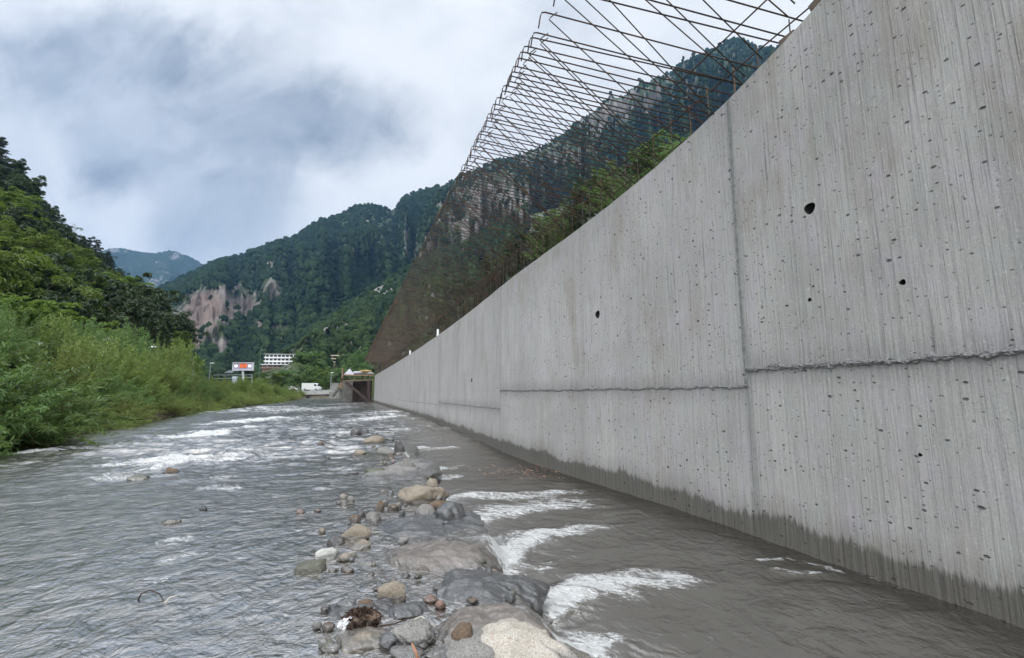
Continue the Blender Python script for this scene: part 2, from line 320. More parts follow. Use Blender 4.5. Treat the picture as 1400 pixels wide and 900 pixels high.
class MB:
    def __init__(s): s.v = []; s.f = []
    def add(s, v, f):
        b = len(s.v); s.v += [tuple(map(float, p)) for p in v]; s.f += [tuple(b + i for i in q) for q in f]; return s
    def box(s, c, d, rz=0.0, taper=1.0):
        x, y, z = d[0] / 2, d[1] / 2, d[2] / 2; P = []
        for k in (-1, 1):
            for i, j in ((-1,-1),(1,-1),(1,1),(-1,1)):
                q = taper if k > 0 else 1
                a, b = i * x * q, j * y * q
                P.append((c[0] + a * cos(rz) - b * sin(rz), c[1] + a * sin(rz) + b * cos(rz), c[2] + k * z))
        return s.add(P, [(3,2,1,0),(4,5,6,7),(0,1,5,4),(1,2,6,5),(2,3,7,6),(3,0,4,7)])
    def beam(s, a, b, w, h):
        a = np.array(a, float); b = np.array(b, float); d = b - a; d /= np.linalg.norm(d)
        up = np.array((0, 0, 1.0)) if abs(d[2]) < 0.95 else np.array((1.0, 0, 0))
        r = np.cross(d, up); r /= np.linalg.norm(r); u = np.cross(r, d); P = []
        for p in (a, b):
            for i, j in ((-1,-1),(1,-1),(1,1),(-1,1)): P.append(p + r * i * w / 2 + u * j * h / 2)
        return s.add(P, [(3,2,1,0),(4,5,6,7),(0,1,5,4),(1,2,6,5),(2,3,7,6),(3,0,4,7)])
    def tube(s, pts, r, n=6):
        pts = [np.array(p, float) for p in pts]; P = []; Q = []; m = len(pts)
        rr = r if isinstance(r, (list, tuple)) else [r] * m
        for i, p in enumerate(pts):
            d = pts[min(i + 1, m - 1)] - pts[max(i - 1, 0)]; d /= (np.linalg.norm(d) + 1e-9)
            up = np.array((0, 0, 1.0)) if abs(d[2]) < 0.9 else np.array((1.0, 0, 0))
            a = np.cross(d, up); a /= np.linalg.norm(a); b = np.cross(a, d)
            for k in range(n): P.append(p + rr[i] * (a * cos(2 * pi * k / n) + b * sin(2 * pi * k / n)))
        for i in range(m - 1):
            for k in range(n): Q.append((i * n + k, i * n + (k + 1) % n, (i + 1) * n + (k + 1) % n, (i + 1) * n + k))
        Q.append(tuple(range(n))[::-1]); Q.append(tuple((m - 1) * n + k for k in range(n)))
        return s.add(P, Q)
    def build(s, name, mat, parent=None, smooth=False):
        me = bpy.data.meshes.new(name); me.from_pydata(s.v, [], s.f); me.materials.append(mat); me.update()
        if smooth: me.polygons.foreach_set('use_smooth', [True] * len(me.polygons))
        return link(bpy.data.objects.new(name, me), parent)
def tag(o, label=None, cat=None, group=None, kind=None):
    if label: o['label'] = label
    if cat: o['category'] = cat
    if group: o['group'] = group
    if kind: o['kind'] = kind
    return o
def empty(name, loc=(0, 0, 0), rz=0.0):
    o = bpy.data.objects.new(name, None); o.location = loc; o.rotation_euler = (0, 0, rz); o.empty_display_size = 0.2; return link(o)
def copy_tree(o, parent=None):
    c = o.copy(); C.objects.link(c); c.parent = parent
    for ch in list(o.children): copy_tree(ch, c)
    return c

# ------------------------------------------------------------------ terrain sheet
def ground_z(X, Y):
    wx = wall_x(Y); bx = bank_x(Y)
    bed = -0.55 + 0.25 * sstep(crest_x(Y) + 0.5, crest_x(Y) - 0.3, X) * sstep(30, 18, Y)
    n = fbm(X * 0.35, Y * 0.35, 4, 3) * 0.5
    db = bx - X
    left = -0.55 + 1.15 * sstep(-0.5, 0.7, db + n) + 1.6 * sstep(0.6, 6, db) + n * 0.35 * sstep(0, 2, db)
    dr = X - wx
    right = np.where(dr > 0.25, 3.4 + 0.30 * np.clip(dr - 2, 0, 60), bed)
    z = np.where(X < bx + 0.5, left, bed); z = np.where(dr > 0.25, right, z)
    beyond = sstep(118, 130, Y)
    return z * (1 - beyond) + beyond * np.where(dr > 0.25, np.minimum(z, 4), 1.6)
ys = np.concatenate([np.linspace(-12, 60, 220), np.linspace(61, 140, 90), np.geomspace(142, 6500, 50)])
os_ = np.concatenate([-np.geomspace(6000, 40, 30), np.linspace(-39, -16, 30), np.linspace(-15.8, -8, 60), np.linspace(-7.8, 0.2, 30), np.linspace(0.3, 6, 12), np.geomspace(7, 6000, 30)])
YY, OO = np.meshgrid(ys, os_, indexing='ij')
XX = wall_x(np.minimum(YY, 400)) + OO
ZZ = ground_z(XX, YY)
def grid_faces(nr, nc):
    i = np.arange(nr - 1)[:, None] * nc + np.arange(nc - 1)[None, :]
    return np.stack([i, i + 1, i + nc + 1, i + nc], -1).reshape(-1, 4)
g = mesh_np('ground', np.stack([XX, YY, ZZ], -1).reshape(-1, 3), grid_faces(len(ys), len(os_)), M['ground'])
tag(g, 'brown soil and grass of the river banks and valley floor', kind='structure')

# ------------------------------------------------------------------ river
def poly_dist(X, Y, P):
    best = np.full(X.shape, 1e9); tt = np.zeros(X.shape); L = len(P) - 1
    for i in range(L):
        a, b = np.array(P[i]), np.array(P[i + 1]); d = b - a; q = (d ** 2).sum()
        t = np.clip(((X - a[0]) * d[0] + (Y - a[1]) * d[1]) / q, 0, 1)
        r = np.hypot(X - a[0] - t * d[0], Y - a[1] - t * d[1]); m = r < best
        best = np.where(m, r, best); tt = np.where(m, (i + t) / L, tt)
    return best, tt
thg = np.radians(np.linspace(-66, 62, 900)); rg = np.concatenate([np.linspace(0.5, 1.5, 30)[:-1], np.geomspace(1.5, 150, 820)])
RR, TT = np.meshgrid(rg, thg, indexing='ij'); X = RR * np.sin(TT); Y = RR * np.cos(TT)
wx = wall_x(Y); bx = bank_x(Y); cx = crest_x(Y)
cx2 = cx - 0.10 + 0.10 * fbm(X * 0 + 3, Y * 2.2, 3, 5)
step = sstep(cx2 + 0.16, cx2 - 0.10, X)                   # 1 on the upper (left) side
step = np.maximum(step, sstep(8, 17, Y))
A = X * 0.34 - Y * 0.94; B = X * 0.94 + Y * 0.34          # along / across the flow
rap = sstep(5.5, 10, Y) * (0.65 + 0.35 * vn(X * 0.15, Y * 0.15, 4)); left = sstep(cx + 0.6, cx - 0.4, X)
left = np.maximum(left, sstep(10, 18, Y))
near = sstep(60, 8, Y)
wrp = fbm(A * 0.5, B * 0.5, 3, 40) * 0.8
w1 = ridged(A * 0.75 + wrp, B * 0.55 + wrp, 3, 21); w2 = ridged(A * 2.0 + wrp, B * 1.5, 3, 31); wq = fbm(A * 2.1, B * 2.3, 3, 44) * 1.6; w3 = ridged(A * 4.2 + wrp * 3 + wq, B * 3.4 + wq, 3, 51) - .1; w4 = fbm(A * 15 + wq * 5, B * 12 - wq * 3, 3, 61)
shore = sstep(0, 1.2, X - bx)
zz = WL * step
zz += left * ((0.006 + 0.075 * rap) * (w1 - .1) + (0.006 + 0.062 * rap) * (w2 - .1) + (0.005 + 0.016 * rap) * w3 + 0.003 * w4) * (0.35 + 0.65 * shore)
zz += (1 - left) * (0.012 * w1 + 0.008 * w2 + 0.005 * w3 + 0.0015 * w4)
foam = np.zeros(X.shape)
# scattered white water of the rapid, as crests of the big waves
fp = sstep(0.05, 0.6, w1 * 0.4 + w2 * 0.65 + 0.25 * vn(X * 0.25, Y * 0.18, 9))
foam += left * fp * rap * (0.43 + 0.17 * sstep(12, 30, Y)) * sstep(0.3, 2.5, X - bx) * (0.45 + 0.55 * sstep(-0.5, 0.4, vn(X * .22 + 4, Y * .12, 77)))
def patch(px, py, rx, ry, amt, z=WL, lift=0.0):
    global foam, zz
    x0, y0 = atz(px, py, z); xr = rx / F * y0; yt = atz(px, py - ry, z)[1] - y0
    q = ((X - x0) / xr) ** 2 + ((Y - y0) / max(yt, 0.05)) ** 2 + 1.3 * fbm(X * 1.6 + Y * .3, Y * 1.2, 4, int(px) % 50) + .5 * fbm(X * 6, Y * 4, 3, 7)
    k_ = sstep(1.6, 0.0, q); foam += amt * .85 * k_; zz += (lift + .035 * amt * (Y > 6)) * k_ * (.6 + .8 * w3)
for a in [(178,648,38,9,.75),(222,632,55,8,.8),(285,626,50,9,.62),(330,628,30,7,.5),(300,655,16,5,.5),(300,668,26,6,.55),(290,592,38,8,.75),(265,597,25,5,.6),(340,575,30,5,.7),(400,572,40,6,.45),
          (45,620,24,5,.7),(60,617,14,4,.5),(238,740,18,7,.62),(245,765,20,16,.62),(232,790,14,10,.5),(80,682,14,5,.5),(375,680,24,6,.5),(345,560,50,4,.6),(430,560,40,4,.6),(520,572,26,5,.7),(545,590,24,5,.6),
          (440,668,20,5,.4),(480,640,18,5,.35),(445,782,16,9,.62),(430,795,9,12,.5),(470,746,10,8,.6),(522,735,20,6,.5),(320,700,12,4,.4),(270,705,14,4,.4),(100,835,8,3,.35),(185,830,8,4,.45),(143,845,6,3,.55),(520,565,30,3,.6)]:
    patch(*a)
def jet(P, w0, w1_, amt, lift, z=0.02):
    global foam, zz
    W = [atz(a, b, z) for a, b in P]; d, t = poly_dist(X, Y, W)
    w0 *= 1.9; w1_ *= 1.7; w = (w0 + (w1_ - w0) * np.sin(np.clip(t, 0, 1) * pi) ** 0.8) * (1 + 0.4 * fbm(X * 4, Y * 4, 3, 88))
    k_ = sstep(1.0, 0.15, d / w) * sstep(1.02, 0.75, t) ; foam += 1.3 * amt * k_ * (1 - 0.35 * t); zz += lift * sstep(1.3, 0, d / w) * (1 - t) * (0.6 + 0.6 * w3)
jet([(755,838),(775,812),(810,796),(870,788),(935,790),(1005,802)], .09, .17, .95, .05)
jet([(770,815),(830,812),(890,812)], .05, .13, .42, .01)
jet([(690,765),(700,748),(740,732),(790,722),(860,714)], .12, .16, .95, .05)
jet([(680,735),(720,725),(760,722)], .08, .12, .5, .02)
jet([(695,782),(740,775),(775,765)], .06, .14, .30, .01)
jet([(645,712),(670,700),(720,693),(790,686),(840,684)], .16, .30, .80, .03)
jet([(612,682),(650,676),(700,678),(760,672),(840,668)], .12, .24, .72, .03)
jet([(776,885),(795,872),(830,870),(852,880)], .07, .12, .70, .03)
jet([(785,898),(810,886),(840,890)], .08, .10, .62, .02)
jet([(578,648),(610,652),(640,648)], .12, .2, .75, .02)
jet([(560,632),(600,640),(650,634)], .12, .2, .65, .02)
jet([(545,612),(590,618),(640,612)], .12, .3, .65, .02)
jet([(1035,762),(1080,760),(1130,772),(1160,786)], .02, .05, .55, .01)
jet([(1060,775),(1100,782),(1130,780)], .03, .06, .35, .01)
# broken water along the stone sill and a thin line where the current rubs the wall
edge = np.exp(-((X - cx2 - 0.03) / 0.07) ** 2) * (Y < 16); foam += 0.55 * np.exp(-((X - cx2 - 0.10) / 0.13) ** 2) * (Y < 16) * sstep(-0.35, 0.5, vn(Y * 2.2, Y * 0, 13))
foam += 0.22 * sstep(0.10, 0.0, wx - X) * sstep(-0.2, 0.6, vn(Y * 3, Y * 0, 19))
foam = np.clip(foam, 0, 1.15)
clar = 0.85 * sstep(9, 3.0, Y) * left + 0.04
clar = clar * (1 - 0.35 * sstep(1.5, 4.5, cx - X))
keep = ((X < wx + 0.35) & (X > bx - 2.5) & (Y < 134))
idx = np.arange(X.size).reshape(X.shape); Fq = grid_faces(*X.shape)
kq = keep.ravel()[Fq].any(1); Fq = Fq[kq][:, ::-1]
used = np.unique(Fq); rem = np.full(X.size, -1); rem[used] = np.arange(len(used))
Vw = np.stack([X, Y, zz], -1).reshape(-1, 3)[used]
wtr = mesh_np('river_water', Vw, rem[Fq], M['water'], attrs=dict(foam=foam.ravel()[used], clar=clar.ravel()[used], chan=(1 - np.maximum(left, sstep(7, 14, Y))).ravel()[used]))
tag(wtr, 'grey brown river with white rapids and foam', kind='structure')

# ------------------------------------------------------------------ retaining wall
WY0, WY1 = -1.6, 62.0
_tp = [(1135,0),(1068,70),(1000,138),(940,178),(880,235),(820,283),(760,330),(700,380),(650,423),(600,460),(560,487),(520,508)]
_tw = sorted([(wall_hit(a, b)[1], wall_hit(a, b)[2]) for a, b in _tp])
_pf = np.polyfit(np.log([max(p[0], 1) for p in _tw]), [p[1] for p in _tw], 2)
def wall_top(Y): return np.polyval(_pf, np.log(np.clip(Y, 2.0, 80)))
holes = []
for (px, py, r) in [(1107, 285, .052), (817, 430, .060), (1234, 386, .022), (1107, 410, .017), (1258, 622, .013), (645, 520, .06)]:
    h = wall_hit(px, py); holes.append((h[1], h[2], r))
ysw = list(np.linspace(WY0, 12, 70)) + list(np.linspace(12.5, WY1, 70)); zsw = list(np.linspace(-1.0, 3.4, 14))
for (a, b, r) in holes:
    d = r * 1.6 * 0.9409; ysw = [q for q in ysw if abs(q - a) > d + 0.02]; zsw = [q for q in zsw if abs(q - b) > r * 1.6 + 0.02]
for (a, b, r) in holes:
    d = r * 1.6 * 0.9409; ysw += [a - d, a + d]; zsw += [b - r * 1.6, b + r * 1.6]
ysw.sort(); zsw.sort()
V = []; UV = []; nz = len(zsw) + 1
def wp(Yv, z, off=0.0):
    return (float(wall_x(Yv)) + WN[0] * off, Yv + WN[1] * off, z)
for Yv in ysw:
    for z in zsw + [float(wall_top(Yv)) + 0.006 * random.uniform(-1, 1)]: V.append(wp(Yv, z)); UV.append((Yv * 1.063, z))
faces = []; hcell = {}
for i in range(len(ysw) - 1):
    for j in range(nz - 1):
        zc = zsw[j] + 1e-6; q = (i * nz + j, i * nz + j + 1, (i + 1) * nz + j + 1, (i + 1) * nz + j)
        hit = None
        if j < nz - 2:
            for n_, (a, b, r) in enumerate(holes):
                if abs((ysw[i] + ysw[i + 1]) / 2 - a) < r * 1.6 * 0.9409 and abs((zsw[j] + zsw[j + 1]) / 2 - b) < r * 1.6: hit = n_
        if hit is not None: hcell.setdefault(hit, []).append((i, j))
        else: faces.append(q)
hole_parts = []
for n_, cells in hcell.items():
    a, b, r = holes[n_]; i0 = min(c[0] for c in cells); i1 = max(c[0] for c in cells) + 1; j0 = min(c[1] for c in cells); j1 = max(c[1] for c in cells) + 1
    N = 24; base = len(V); hs_ = r * 1.6
    for k_ in range(N):
        t = 2 * pi * k_ / N - pi; q = hs_ / max(abs(cos(t)), abs(sin(t))); V.append(wp(a + q * cos(t) * 0.9409, b + q * sin(t))); UV.append(((a + q * cos(t) * .9409) * 1.063, b + q * sin(t)))
    for k_ in range(N):
        t = 2 * pi * k_ / N - pi; rr = r * (1 + 0.08 * sin(3 * t + n_)); V.append(wp(a + rr * cos(t) * 0.9409, b + rr * sin(t))); UV.append(((a + rr * cos(t) * .9409) * 1.063, b + rr * sin(t)))
    for k_ in range(N): faces.append((base + k_, base + (k_ + 1) % N, base + N + (k_ + 1) % N, base + N + k_))
    hole_parts.append((a, b, r, n_))
nf = len(V)
# back, top and ends
TK = 0.55
for k_, Yv in enumerate(ysw):
    zt = V[k_ * nz + nz - 1][2]; V.append(wp(Yv, zt, -TK)); UV.append((Yv * 1.063, zt + TK)); V.append(wp(Yv, -1.0, -TK)); UV.append((Yv * 1.063, zt + TK + 5))
for i in range(len(ysw) - 1):
    a, b = nf + 2 * i, nf + 2 * i + 2
    faces.append((i * nz + nz - 1, a, b, (i + 1) * nz + nz - 1)); faces.append((a, a + 1, b + 1, b))
e = len(ysw) - 1
faces.append(tuple([e * nz + j for j in range(nz)] + [nf + 2 * e, nf + 2 * e + 1])); faces.append(tuple([j for j in range(nz)][::-1] + [nf + 1, nf]))
me = bpy.data.meshes.new('wall_face'); me.from_pydata(V, [], faces); uvl = me.uv_layers.new(name='UVMap')
for l in me.loops: uvl.data[l.index].uv = UV[l.vertex_index]
me.materials.append(M['wall']); me.update()
wall = empty('retaining_wall', (0, 0, 0)); tag(wall, 'tall board marked grey concrete river wall with a dark wet band at the water', 'wall')
link(bpy.data.objects.new('wall_face', me), wall)
for a, b, r, n_ in hole_parts:
    m_ = MB(); N = 24; P = []; Q = []
    for d_, sc in ((0.0, 1.0), (-0.03, 0.95), (-0.22, 0.92)):
        for k_ in range(N):
            t = 2 * pi * k_ / N - pi; rr = r * (1 + 0.08 * sin(3 * t + n_)) * sc
            P.append(wp(a + rr * cos(t) * 0.9409, b + rr * sin(t), d_))
    for q in range(2):
        for k_ in range(N): Q.append((q * N + k_, q * N + (k_ + 1) % N, (q + 1) * N + (k_ + 1) % N, (q + 1) * N + k_))
    Q.append(tuple(2 * N + k_ for k_ in range(N))); m_.add(P, Q)
    m_.build('tie_hole', M['hole'], wall, True)
def lumpy_strip(name, Ya, Yb, zf, hw, proud, mat, dens=110, seed=1, vert=False, z0=0, z1=4, lump=1.0):
    """rough raised strip on the face of the wall"""
    if vert:
        n = int((z1 - z0) * 60); t = np.linspace(z0, z1, n); zc = t; yc = Ya + (Yb - Ya) * (t - z0) / (z1 - z0)
    else:
        n = int((Yb - Ya) * dens); yc = np.linspace(Ya, Yb, n); zc = zf + 0.010 * fbm(yc * 2.5, yc * 0, 4, seed) + 0.010 * vn(yc * 14, yc * 0, seed + 9)
        zc = zc - 0.0
    k = 9; c = np.linspace(-1, 1, k); P = []
    w = hw * (0.55 + 0.65 * np.abs(fbm(t * 20 if vert else yc * 9, zc * 0, 3, seed + 4)) + 0.35 * vn(t * 45 if vert else yc * 30, zc * 0, seed + 7))
    for i in range(n):
        for q in range(k):
            pr = (1 - c[q] ** 2) ** 0.6 * proud * (0.5 + 0.9 * lump * float(abs(vn(yc[i] * 38 + (zc[i] * 38 if vert else 0), c[q] * 2.6 + 5, seed))) + .3) - 0.004
            if vert: P.append(wp(yc[i] + c[q] * w[i] * 0.94, zc[i], pr))
            else: P.append(wp(yc[i], zc[i] + c[q] * w[i], pr))
    return mesh_np(name, P, grid_faces(n, k), mat, wall, False)
JY = wall_hit(1022, 520)[1]; JY2 = wall_y(684); JY3 = wall_y(600)
lumpy_strip('pour_seam', -1.5, JY, 1.645, .036, .026, M['seam'], 150, 3)
lumpy_strip('pour_seam', JY, JY2, 1.465, .024, .016, M['seam'], 90, 5)
lumpy_strip('pour_seam', JY2, JY3, 1.03, .025, .010, M['seam'], 50, 7)
lumpy_strip('pour_seam', JY3, 34, .95, .02, .006, M['seam'], 30, 8)
lumpy_strip('panel_joint', wall_hit(993, 148)[1], JY, 0, .020, .009, M['joint'], vert=True, z0=1.5, z1=float(wall_top(JY)) - 0.02, seed=11, lump=.5)
lumpy_strip('panel_joint', JY + .02, JY, 0, .005, .005, M['joint'], vert=True, z0=0.1, z1=1.6, seed=12, lump=.5)
lumpy_strip('panel_joint', JY2, JY2, 0, .010, .005, M['joint'], vert=True, z0=0.5, z1=2.4, seed=14, lump=.5)
# shutter board edge and blocks left on top of the wall
hb = wall_hit(1120, 22)
m_ = MB(); ya = wall_y(1135) ; 
zz_ = float(wall_top(ya))
m_.beam(wp(1.2, float(wall_top(1.2)) + .10, -.12), wp(wall_hit(1101, 34)[1], float(wall_top(wall_hit(1101,34)[1])) + .10, -.12), .05, .17)
tag(m_.build('timber_board', M['wood']), 'weathered timber board lying along the wall top under the nearest bars', 'board')
h_ = wall_hit(1070, 66); m_ = MB(); m_.box((*wp(h_[1], 0, -.12)[:2], float(wall_top(h_[1])) + .05), (.12, .16, .11), 0.35)
tag(m_.build('timber_block', M['wood']), 'small timber block on the wall top beyond the end of the board', 'block')
for px, lab in ((595, 'white plastic stub standing up from the wall top, the taller of two'), (558, 'short white plastic stub on the wall top near its far end')):
    y_ = wall_y(px); zt = float(wall_top(y_)); hgt = 0.30 if px == 595 else 0.24
    m_ = MB(); m_.tube([wp(y_, zt - .05, -.06), wp(y_, zt + hgt, -.06)], .055 if px == 595 else .07, 10); tag(m_.build('pipe_stub', M['paint']), lab, 'pipe')

# ------------------------------------------------------------------ rebar cage cantilevered over the river
cage = empty('rebar_cage', (2.33 - .36 * 5, 5, 6.4)); tag(cage, 'rust brown steel reinforcement cage cantilevered from the wall top over the river', 'rebar')
CO = np.array(cage.location)
BD = np.array((1, .107, -.181)); BD = BD / np.linalg.norm(BD)
def tipof(Y): return np.array((2.33 - .36 * Y - 0.0, Y, 6.42 - 0.25 * float(sstep(30, 60, Y))))
def bar_a(m_, T, L, r, n=6, jit=0.0):
    p = [T + np.array((-.035, 0, -.25 + jit)), T + np.array((-.008, 0, -.07)), T + np.array((.012, 0, -.02)), T + BD * .06, T + BD * .12, T + BD * L]
    m_.tube(p, r, n)
BB = np.array((1, .115, -.90)); BB = BB / np.linalg.norm(BB)
def bar_b(m_, T, L, r, n=5, k=0.0):
    S = T + np.array((.10, .02, -.10))
    m_.tube([S + np.array((.11, .0, .11)), S + np.array((.02, 0, .035)), S, S + BB * .05, S + BB * L], r, n)
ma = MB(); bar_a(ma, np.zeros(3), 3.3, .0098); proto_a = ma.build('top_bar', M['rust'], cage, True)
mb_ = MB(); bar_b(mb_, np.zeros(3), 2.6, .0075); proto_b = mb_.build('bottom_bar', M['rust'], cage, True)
ytips = [2.4, 2.72, 2.95, 3.25, 3.5, 3.72, 3.98, 4.2, 4.42, 4.62, 4.85, 5.02, 5.38]
y_ = 5.72
while y_ < 66: ytips.append(y_); y_ += (0.135 if y_ < 12 else .215) + random.uniform(-.035, .035)
sa, sb = MB(), MB(); first = True
for i, y_ in enumerate(ytips):
    T = tipof(y_) - CO + np.array((random.uniform(-.035, .035), 0, random.uniform(-.02, .02))); rz = random.gauss(0, .010); ry = random.gauss(0, .006)
    T2 = T + np.array((random.uniform(-.02, .06), random.uniform(-.03, .03), random.uniform(-.02, .02))); rz2 = random.gauss(0, .04); ry2 = random.gauss(0, .045)
    if i < 100:
        if i == 0: oa, ob = proto_a, proto_b
        else:
            oa = proto_a.copy(); ob = proto_b.copy(); C.objects.link(oa); C.objects.link(ob); oa.parent = cage; ob.parent = cage
        oa.location = T; oa.rotation_euler = (0, ry, rz)
        ob.location = T2; ob.rotation_euler = (0, ry2, rz2); q_ = min(1.0, (6.30 - float(wall_top(y_ + .3)) - .05) / .665 / 2.6 - .02); ob.scale = (q_, 1, q_)
    else:
        bar_a(sa, T, 3.0 + random.uniform(-.1, .1), .0095, 4); 
        BBo = BB; BB = BB + np.array((0, random.uniform(-.05, .05), random.uniform(-.06, .06))); bar_b(sb, T2, 2.4, .0065, 4); BB = BBo
tag(sa.build('top_bar', M['rust'], cage), kind='stuff'); tag(sb.build('bottom_bar', M['rust'], cage), kind='stuff')
def along(off, dz, ya, yb, r, name='lengthwise_bar'):
    m_ = MB(); pts = []
    q = ya
    while q < yb: pts.append(tipof(q) + BD * off + np.array((0, 0, dz + .01 * sin(q * 1.7))) - CO); q += 1.5
    m_.tube(pts, r, 6); m_.build(name, M['rust'], cage, True)
along(2.85, -.02, 1.5, 66, .010); along(2.35, -.02, 1.5, 7.3, .010); along(3.1, -.25, 1.5, 66, .009)
_r = M['rust']; M['rust'] = M['redrust']; along(.10, -.02, 24, 66, .016); along(.04, -.13, 24, 66, .014); M['rust'] = _r
for o_, d_, a_ in ((2.2, -.75, 9), (2.05, -.95, 9), (1.9, -1.15, 12), (1.75, -1.3, 12), (1.62, -1.35, 16)): along(o_, d_, a_, 66, .008)
mu = MB(); mu.tube([(0, 0, 0), (0, 0, 1.55)], .008, 6); pu = mu.build('upright_bar', M['rust'], cage, True); q = 2.2; n_ = 0; st = MB()
while q < 62:
    P = np.array(wp(q, 0, -.30)); zt = float(wall_top(q)); b_ = tipof(q) + BD * 2.85
    base = np.array((b_[0], b_[1], zt - .1)) - CO
    if n_ < 95:
        o_ = pu if n_ == 0 else pu.copy()
        if n_: C.objects.link(o_); o_.parent = cage
        o_.location = base + np.array((random.uniform(-.03, .03), 0, 0)); o_.scale = (1, 1, (b_[2] - zt + .15) / 1.55)
    else: st.tube([base, base + np.array((0, 0, b_[2] - zt + .15))], .009, 4)
    q += 0.42 if q < 12 else .30; n_ += 1
tag(st.build('upright_bar', M['rust'], cage), kind='stuff')
m_ = MB()
q = 11.0
while q < 62:      # starter bars bent out of the wall top
    P = np.array(wp(q, float(wall_top(q)) - .05, -.10)) - CO; m_.tube([P, P + np.array((-.02 + random.uniform(-.05, .05), random.uniform(-.06, .06), .42 + random.uniform(-.1, .12)))], .008, 4); q += .19
tag(m_.build('starter_bar', M['rust'], cage), kind='stuff')

# ------------------------------------------------------------------ scaffold and formwork at the far end of the wall
def P3(px, py, Y): return np.array(aty(px, py, Y))
SY = 62.5
sc_ = empty('timber_scaffold', tuple(P3(489, 545, SY))); so = np.array(sc_.location); so[2] = 0; sc_.location = so
tag(sc_, 'brown timber and steel work platform with a diagonal brace at the far wall end', 'scaffold')
def sb_(name, mat, fn, parent=sc_):
    m_ = MB(); fn(m_); return m_.build(name, mat, parent)
sb_('deck_board', M['wood2'], lambda m: [m.beam(P3(468, 520.5, SY + k * .4) - so, P3(511, 519.5, SY + k * .4) - so, .36, .10 + .01 * (k % 2)) for k in range(8)])
for k_ in range(6):
    x_ = 470 + k_ * 7.2
    sb_('joist', M['wood'], lambda m: m.beam(P3(x_, 516.6, SY - .25) - so, P3(x_, 516.6, SY + 3.0) - so, .16, .30))
sb_('edge_board', M['wood2'], lambda m: m.beam(P3(467, 513.2, SY - .1) - so, P3(511, 513.2, SY - .1) - so, .06, .16))
sb_('brace', M['brownsteel'], lambda m: m.beam(P3(473, 523, SY - .3) - so, P3(509, 552, SY - .3) - so, .22, .34))
sb_('brace', M['brownsteel'], lambda m: m.beam(P3(473, 523, SY + 2.5) - so, P3(507, 550, SY + 2.5) - so, .22, .34))
sb_('post', M['brownsteel'], lambda m: m.beam(P3(505, 554, SY) - so, P3(505, 520, SY) - so, .45, .45))
sb_('form_panel', M['brownsteel'], lambda m: m.box((P3(500, 538, SY + 1.4) - so), (1.5, .15, 3.4), 0.2))
sb_('form_panel', M['brownsteel'], lambda m: m.box((P3(495, 538, SY + 3.4) - so), (2.6, .15, 3.4), 0.2))
fw = MB(); fw.box(P3(484, 537, SY + 4.5), (3.4, .35, 3.4), .05); tag(fw.build('abutment_wall', M['darkconc']), 'low grey concrete wall in the shade behind the diagonal brace', 'wall')
pt = MB(); pt.beam(P3(467.5, 532, SY - .5), P3(468.5, 503.5, SY - .5), .20, .18); pt.beam(P3(464.5, 530, SY - .5), P3(469, 516, SY - .5), .2, .2); tag(pt.build('timber_post', M['wood2']), 'orange brown timber post at the river end of the platform', 'post')
pk = MB(); pk.beam(P3(519, 515, 56), P3(519, 495, 56), .22, .22); pk.beam(P3(519, 496, 56), P3(527, 497.5, 56), .2, .15); tag(pk.build('steel_post', M['black']), 'black steel post with a short arm standing behind the wall end', 'post')
def crumple(name, c, s, mat, label, cat, seed, par=None, sub=3, amp=.3, group=None):
    V, Fc = ico(sub); V = V.copy()
    n = fbm(V[:, 0] * 2 + seed, V[:, 1] * 2 + V[:, 2] * 1.7, 4, seed)
    V = V * (1 + amp * n[:, None] * 1.4); V = V * np.array(s)
    o = mesh_np(name, V, Fc, mat, par, False); o.location = c
    if par is None: tag(o, label, cat, group)
    return o
_ico = {}
def ico(sub):
    if sub in _ico: return _ico[sub]
    import bmesh
    b = bmesh.new(); bmesh.ops.create_icosphere(b, subdivisions=sub, radius=1); b.verts.ensure_lookup_table()
    V = np.array([v.co[:] for v in b.verts]); Fc = np.array([[v.index for v in f.verts] for f in b.faces]); b.free(); _ico[sub] = (V, Fc); return V, Fc
# tarpaulin propped like a small tent, sheets and sacks on the platform
tp = MB(); a, b, c_, d_ = P3(470, 512, SY), P3(478, 504, SY + .3), P3(484, 512, SY), P3(479, 504.5, SY + 2)
tp.add([a, b, c_, P3(470, 512, SY + 2.2), d_, P3(484, 512, SY + 2.2), a + [0, 0, -.06], c_ + [0, 0, -.06]], [(0, 1, 4, 3), (1, 2, 5, 4), (0, 1, 2), (3, 4, 5), (0, 2, 7, 6)])
tag(tp.build('tarpaulin', M['tarp']), 'pale grey tarpaulin propped in a peak at the river end of the platform', 'tarpaulin')
for px, py, w, h, mt, lab in ((492, 510.5, 1.0, .28, 'tarp', 'grey plastic sheet heaped in the middle of the platform'), (500, 508.5, .9, .25, 'sand', 'ochre sacks piled on the platform beside the wall'), (505, 511, .6, .2, 'tarp', 'small grey bundle on the platform against the wall end')):
    crumple('sheet_pile' if mt == 'tarp' else 'sack_pile', tuple(P3(px, py, SY + 1.2)), (w, .8, h), M[mt], lab, 'material', int(px))

